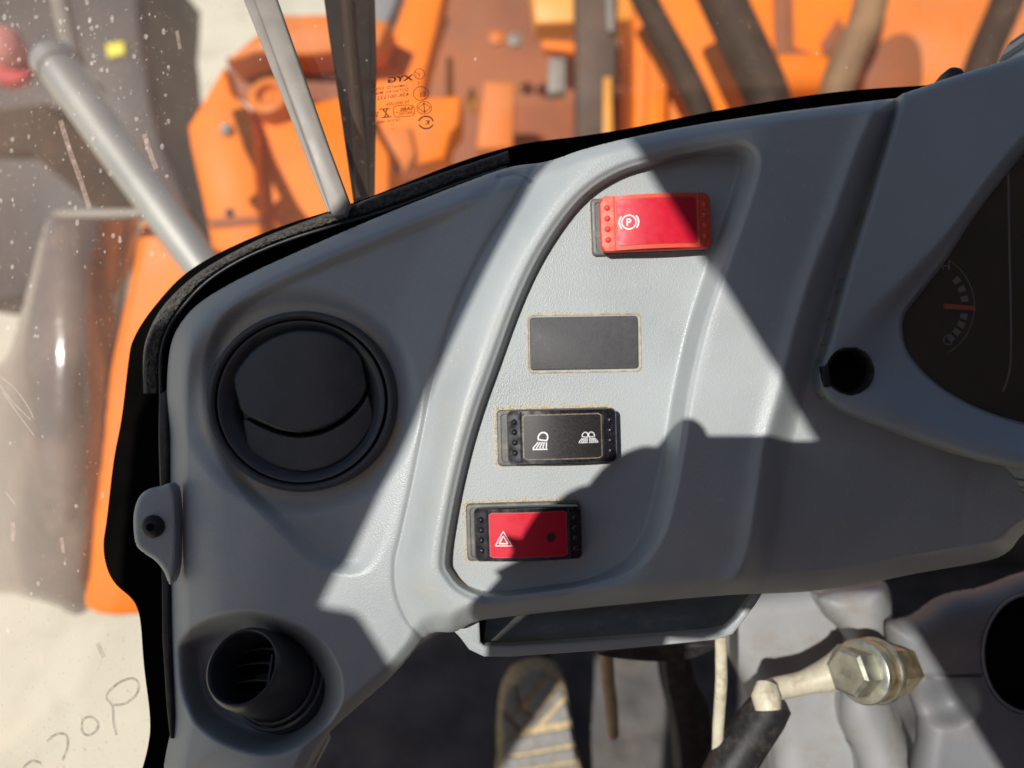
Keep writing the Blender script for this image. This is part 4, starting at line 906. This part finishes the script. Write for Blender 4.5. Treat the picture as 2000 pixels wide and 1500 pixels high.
for nm, pts, rpx, z, m, lab in (('hydraulic_hose', [(1230, -60), (1280, 40), (1330, 130), (1372, 220), (1390, 300)], 25, -1130, HOSE, 'thinner dark hose slanting down the left of the orange boom body'),
                                ('hydraulic_hose', [(1385, -60), (1430, 40), (1478, 140), (1500, 200), (1516, 300)], 43, -1080, HOSE, 'thickest black hose crossing the middle of the orange boom body'),
                                ('hydraulic_hose', [(1712, -60), (1690, 40), (1655, 110), (1630, 190), (1620, 260)], 32, -1120, DUSTH, 'dusty brown hose curving down right of the boom boss'),
                                ('hydraulic_hose', [(1990, -60), (1960, 20), (1930, 90), (1910, 150), (1890, 240)], 30, -1120, HOSE, 'dark hose at the far right above the instrument pod')):
    q = smooth(pts, 4, False); r = rpx * (D - z) / F
    h_ = mesh(nm, *tube([P(u, v, z) for u, v in q], r, 16), m, None); tag(h_, lab, 'hose', 'hydraulic hoses in front of the boom')

# ================================================================== THE ADDED CAB SHADE PANEL AND THE PHOTOGRAPHER (behind the lens: they throw the shade)
sh = 600
q = [(32, 130), (305, -308), (560, -308), (640, -620), (1200, -620), (1200, 190), (560, 178), (60, 152), (-40, 142), (-60, 110), (-84, 80), (-100, 67), (-132, 53), (-172, 30), (-194, -10), (-204, -93), (-230, -140), (-400, -263), (-900, -420),
     (-900, -900), (-330, -560), (-205, -370), (-140, -263), (-88, -190), (-50, -118), (-64, -96), (-81, -93)]
cf = thing('cab_shade_panel', (-200, 150, 600), 'unseen dark panel behind the driver, cut to throw the hard shade on the dash', 'shade panel')
mesh('shade_sheet', *prism([(x - 0.38 * sh, y + 0.20 * sh, sh) for x, y in q], 12, 2), CABM, cf)  # added shade caster: outline cut to the shade edges, widened to block sky
ph = thing('smartphone', (40, 0, 310), 'black phone held in front of the dash in landscape', 'phone')
def slab(x0, x1, y0, y1, z, th, r):
    pts = [((x0 + x1) / 2 + x, (y0 + y1) / 2 + y, z) for x, y in rrect(x1 - x0, y1 - y0, r)]
    return prism(pts, th, 1)
mesh('case', *slab(-47, 116, -33, 38, 314, 8, 9), RUBBER, ph)
mesh('screen', *slab(-43, 112, -30, 35, 314.6, 0.5, 7), GAP, ph)
def skin(name, nodes, edges, m, par, sub=2):
    loc = Vector(par['_o']); me = bpy.data.meshes.new(name)
    me.from_pydata([tuple((Vector(p[:3]) - loc) * .001) for p in nodes], edges, [])
    o = bpy.data.objects.new(name, me); COL.objects.link(o); o.parent = par; o['_o'] = list(loc)
    md = o.modifiers.new('skin', 'SKIN'); md.use_smooth_shade = True
    for i, p in enumerate(nodes): me.skin_vertices[0].data[i].radius = (p[3] * .001, p[3] * .001)
    me.skin_vertices[0].data[0].use_root = True
    s_ = o.modifiers.new('sub', 'SUBSURF'); s_.levels = sub; s_.render_levels = sub; me.materials.append(m); return o
pe = thing('person', (150, -700, 600), 'person in a red jacket leaning in to hold the phone', 'person')
hn = [(-106, -24, 330, 28), (-84, -2, 326, 17), (-66, 14, 322, 14), (-52, 30, 316, 11), (-44, 38, 306, 9), (-36, 36, 300, 8),
      (-92, 2, 330, 15), (-78, 24, 324, 11), (-62, 30, 312, 9), (-48, 22, 304, 8.5),
      (-108, -8, 332, 13), (-100, 8, 324, 10.5), (-88, 14, 310, 9), (-60, 8, 303, 8),
      (-112, -20, 332, 13), (-112, -10, 324, 10), (-100, -6, 308, 8.5), (-72, -8, 303, 7.5),
      (-70, -14, 332, 30), (-50, -30, 332, 24), (-40, 2, 330, 20), (-42, 24, 326, 15),
      (-116, -56, 346, 37), (-125, -130, 390, 38), (-150, -260, 470, 40)]
he = [(0, 1), (1, 2), (2, 3), (3, 4), (4, 5), (1, 6), (6, 7), (7, 8), (8, 9), (0, 10), (10, 11), (11, 12), (12, 13), (10, 14), (14, 15), (15, 16), (16, 17), (0, 18), (18, 19), (19, 20), (20, 21), (0, 22), (22, 23), (23, 24)]
skin('hand', hn, he, SKIN, pe)
bd_ = [(280, -760, 560, 150), (290, -560, 560, 150), (310, -390, 540, 140), (300, -270, 660, 60), (80, -330, 640, 70), (-90, -330, 560, 52), (-150, -262, 472, 44),
       (470, -360, 560, 75), (520, -480, 480, 52), (400, -330, 420, 42), (260, -150, 380, 30), (370, -950, 480, 95), (400, -1300, 600, 70), (190, -950, 480, 95), (170, -1300, 600, 70)]
be = [(0, 1), (1, 2), (2, 3), (2, 4), (4, 5), (5, 6), (2, 7), (7, 8), (8, 9), (9, 10), (0, 11), (11, 12), (0, 13), (13, 14)]
skin('body', bd_, be, JACKET, pe)
mesh('head', *lathe([(0, -120), (55, -105), (78, -50), (85, 0), (80, 55), (55, 100), (0, 118)], (232, -140, 740), (0, .5, .86), 24, .9, 1.1), SKIN, pe)
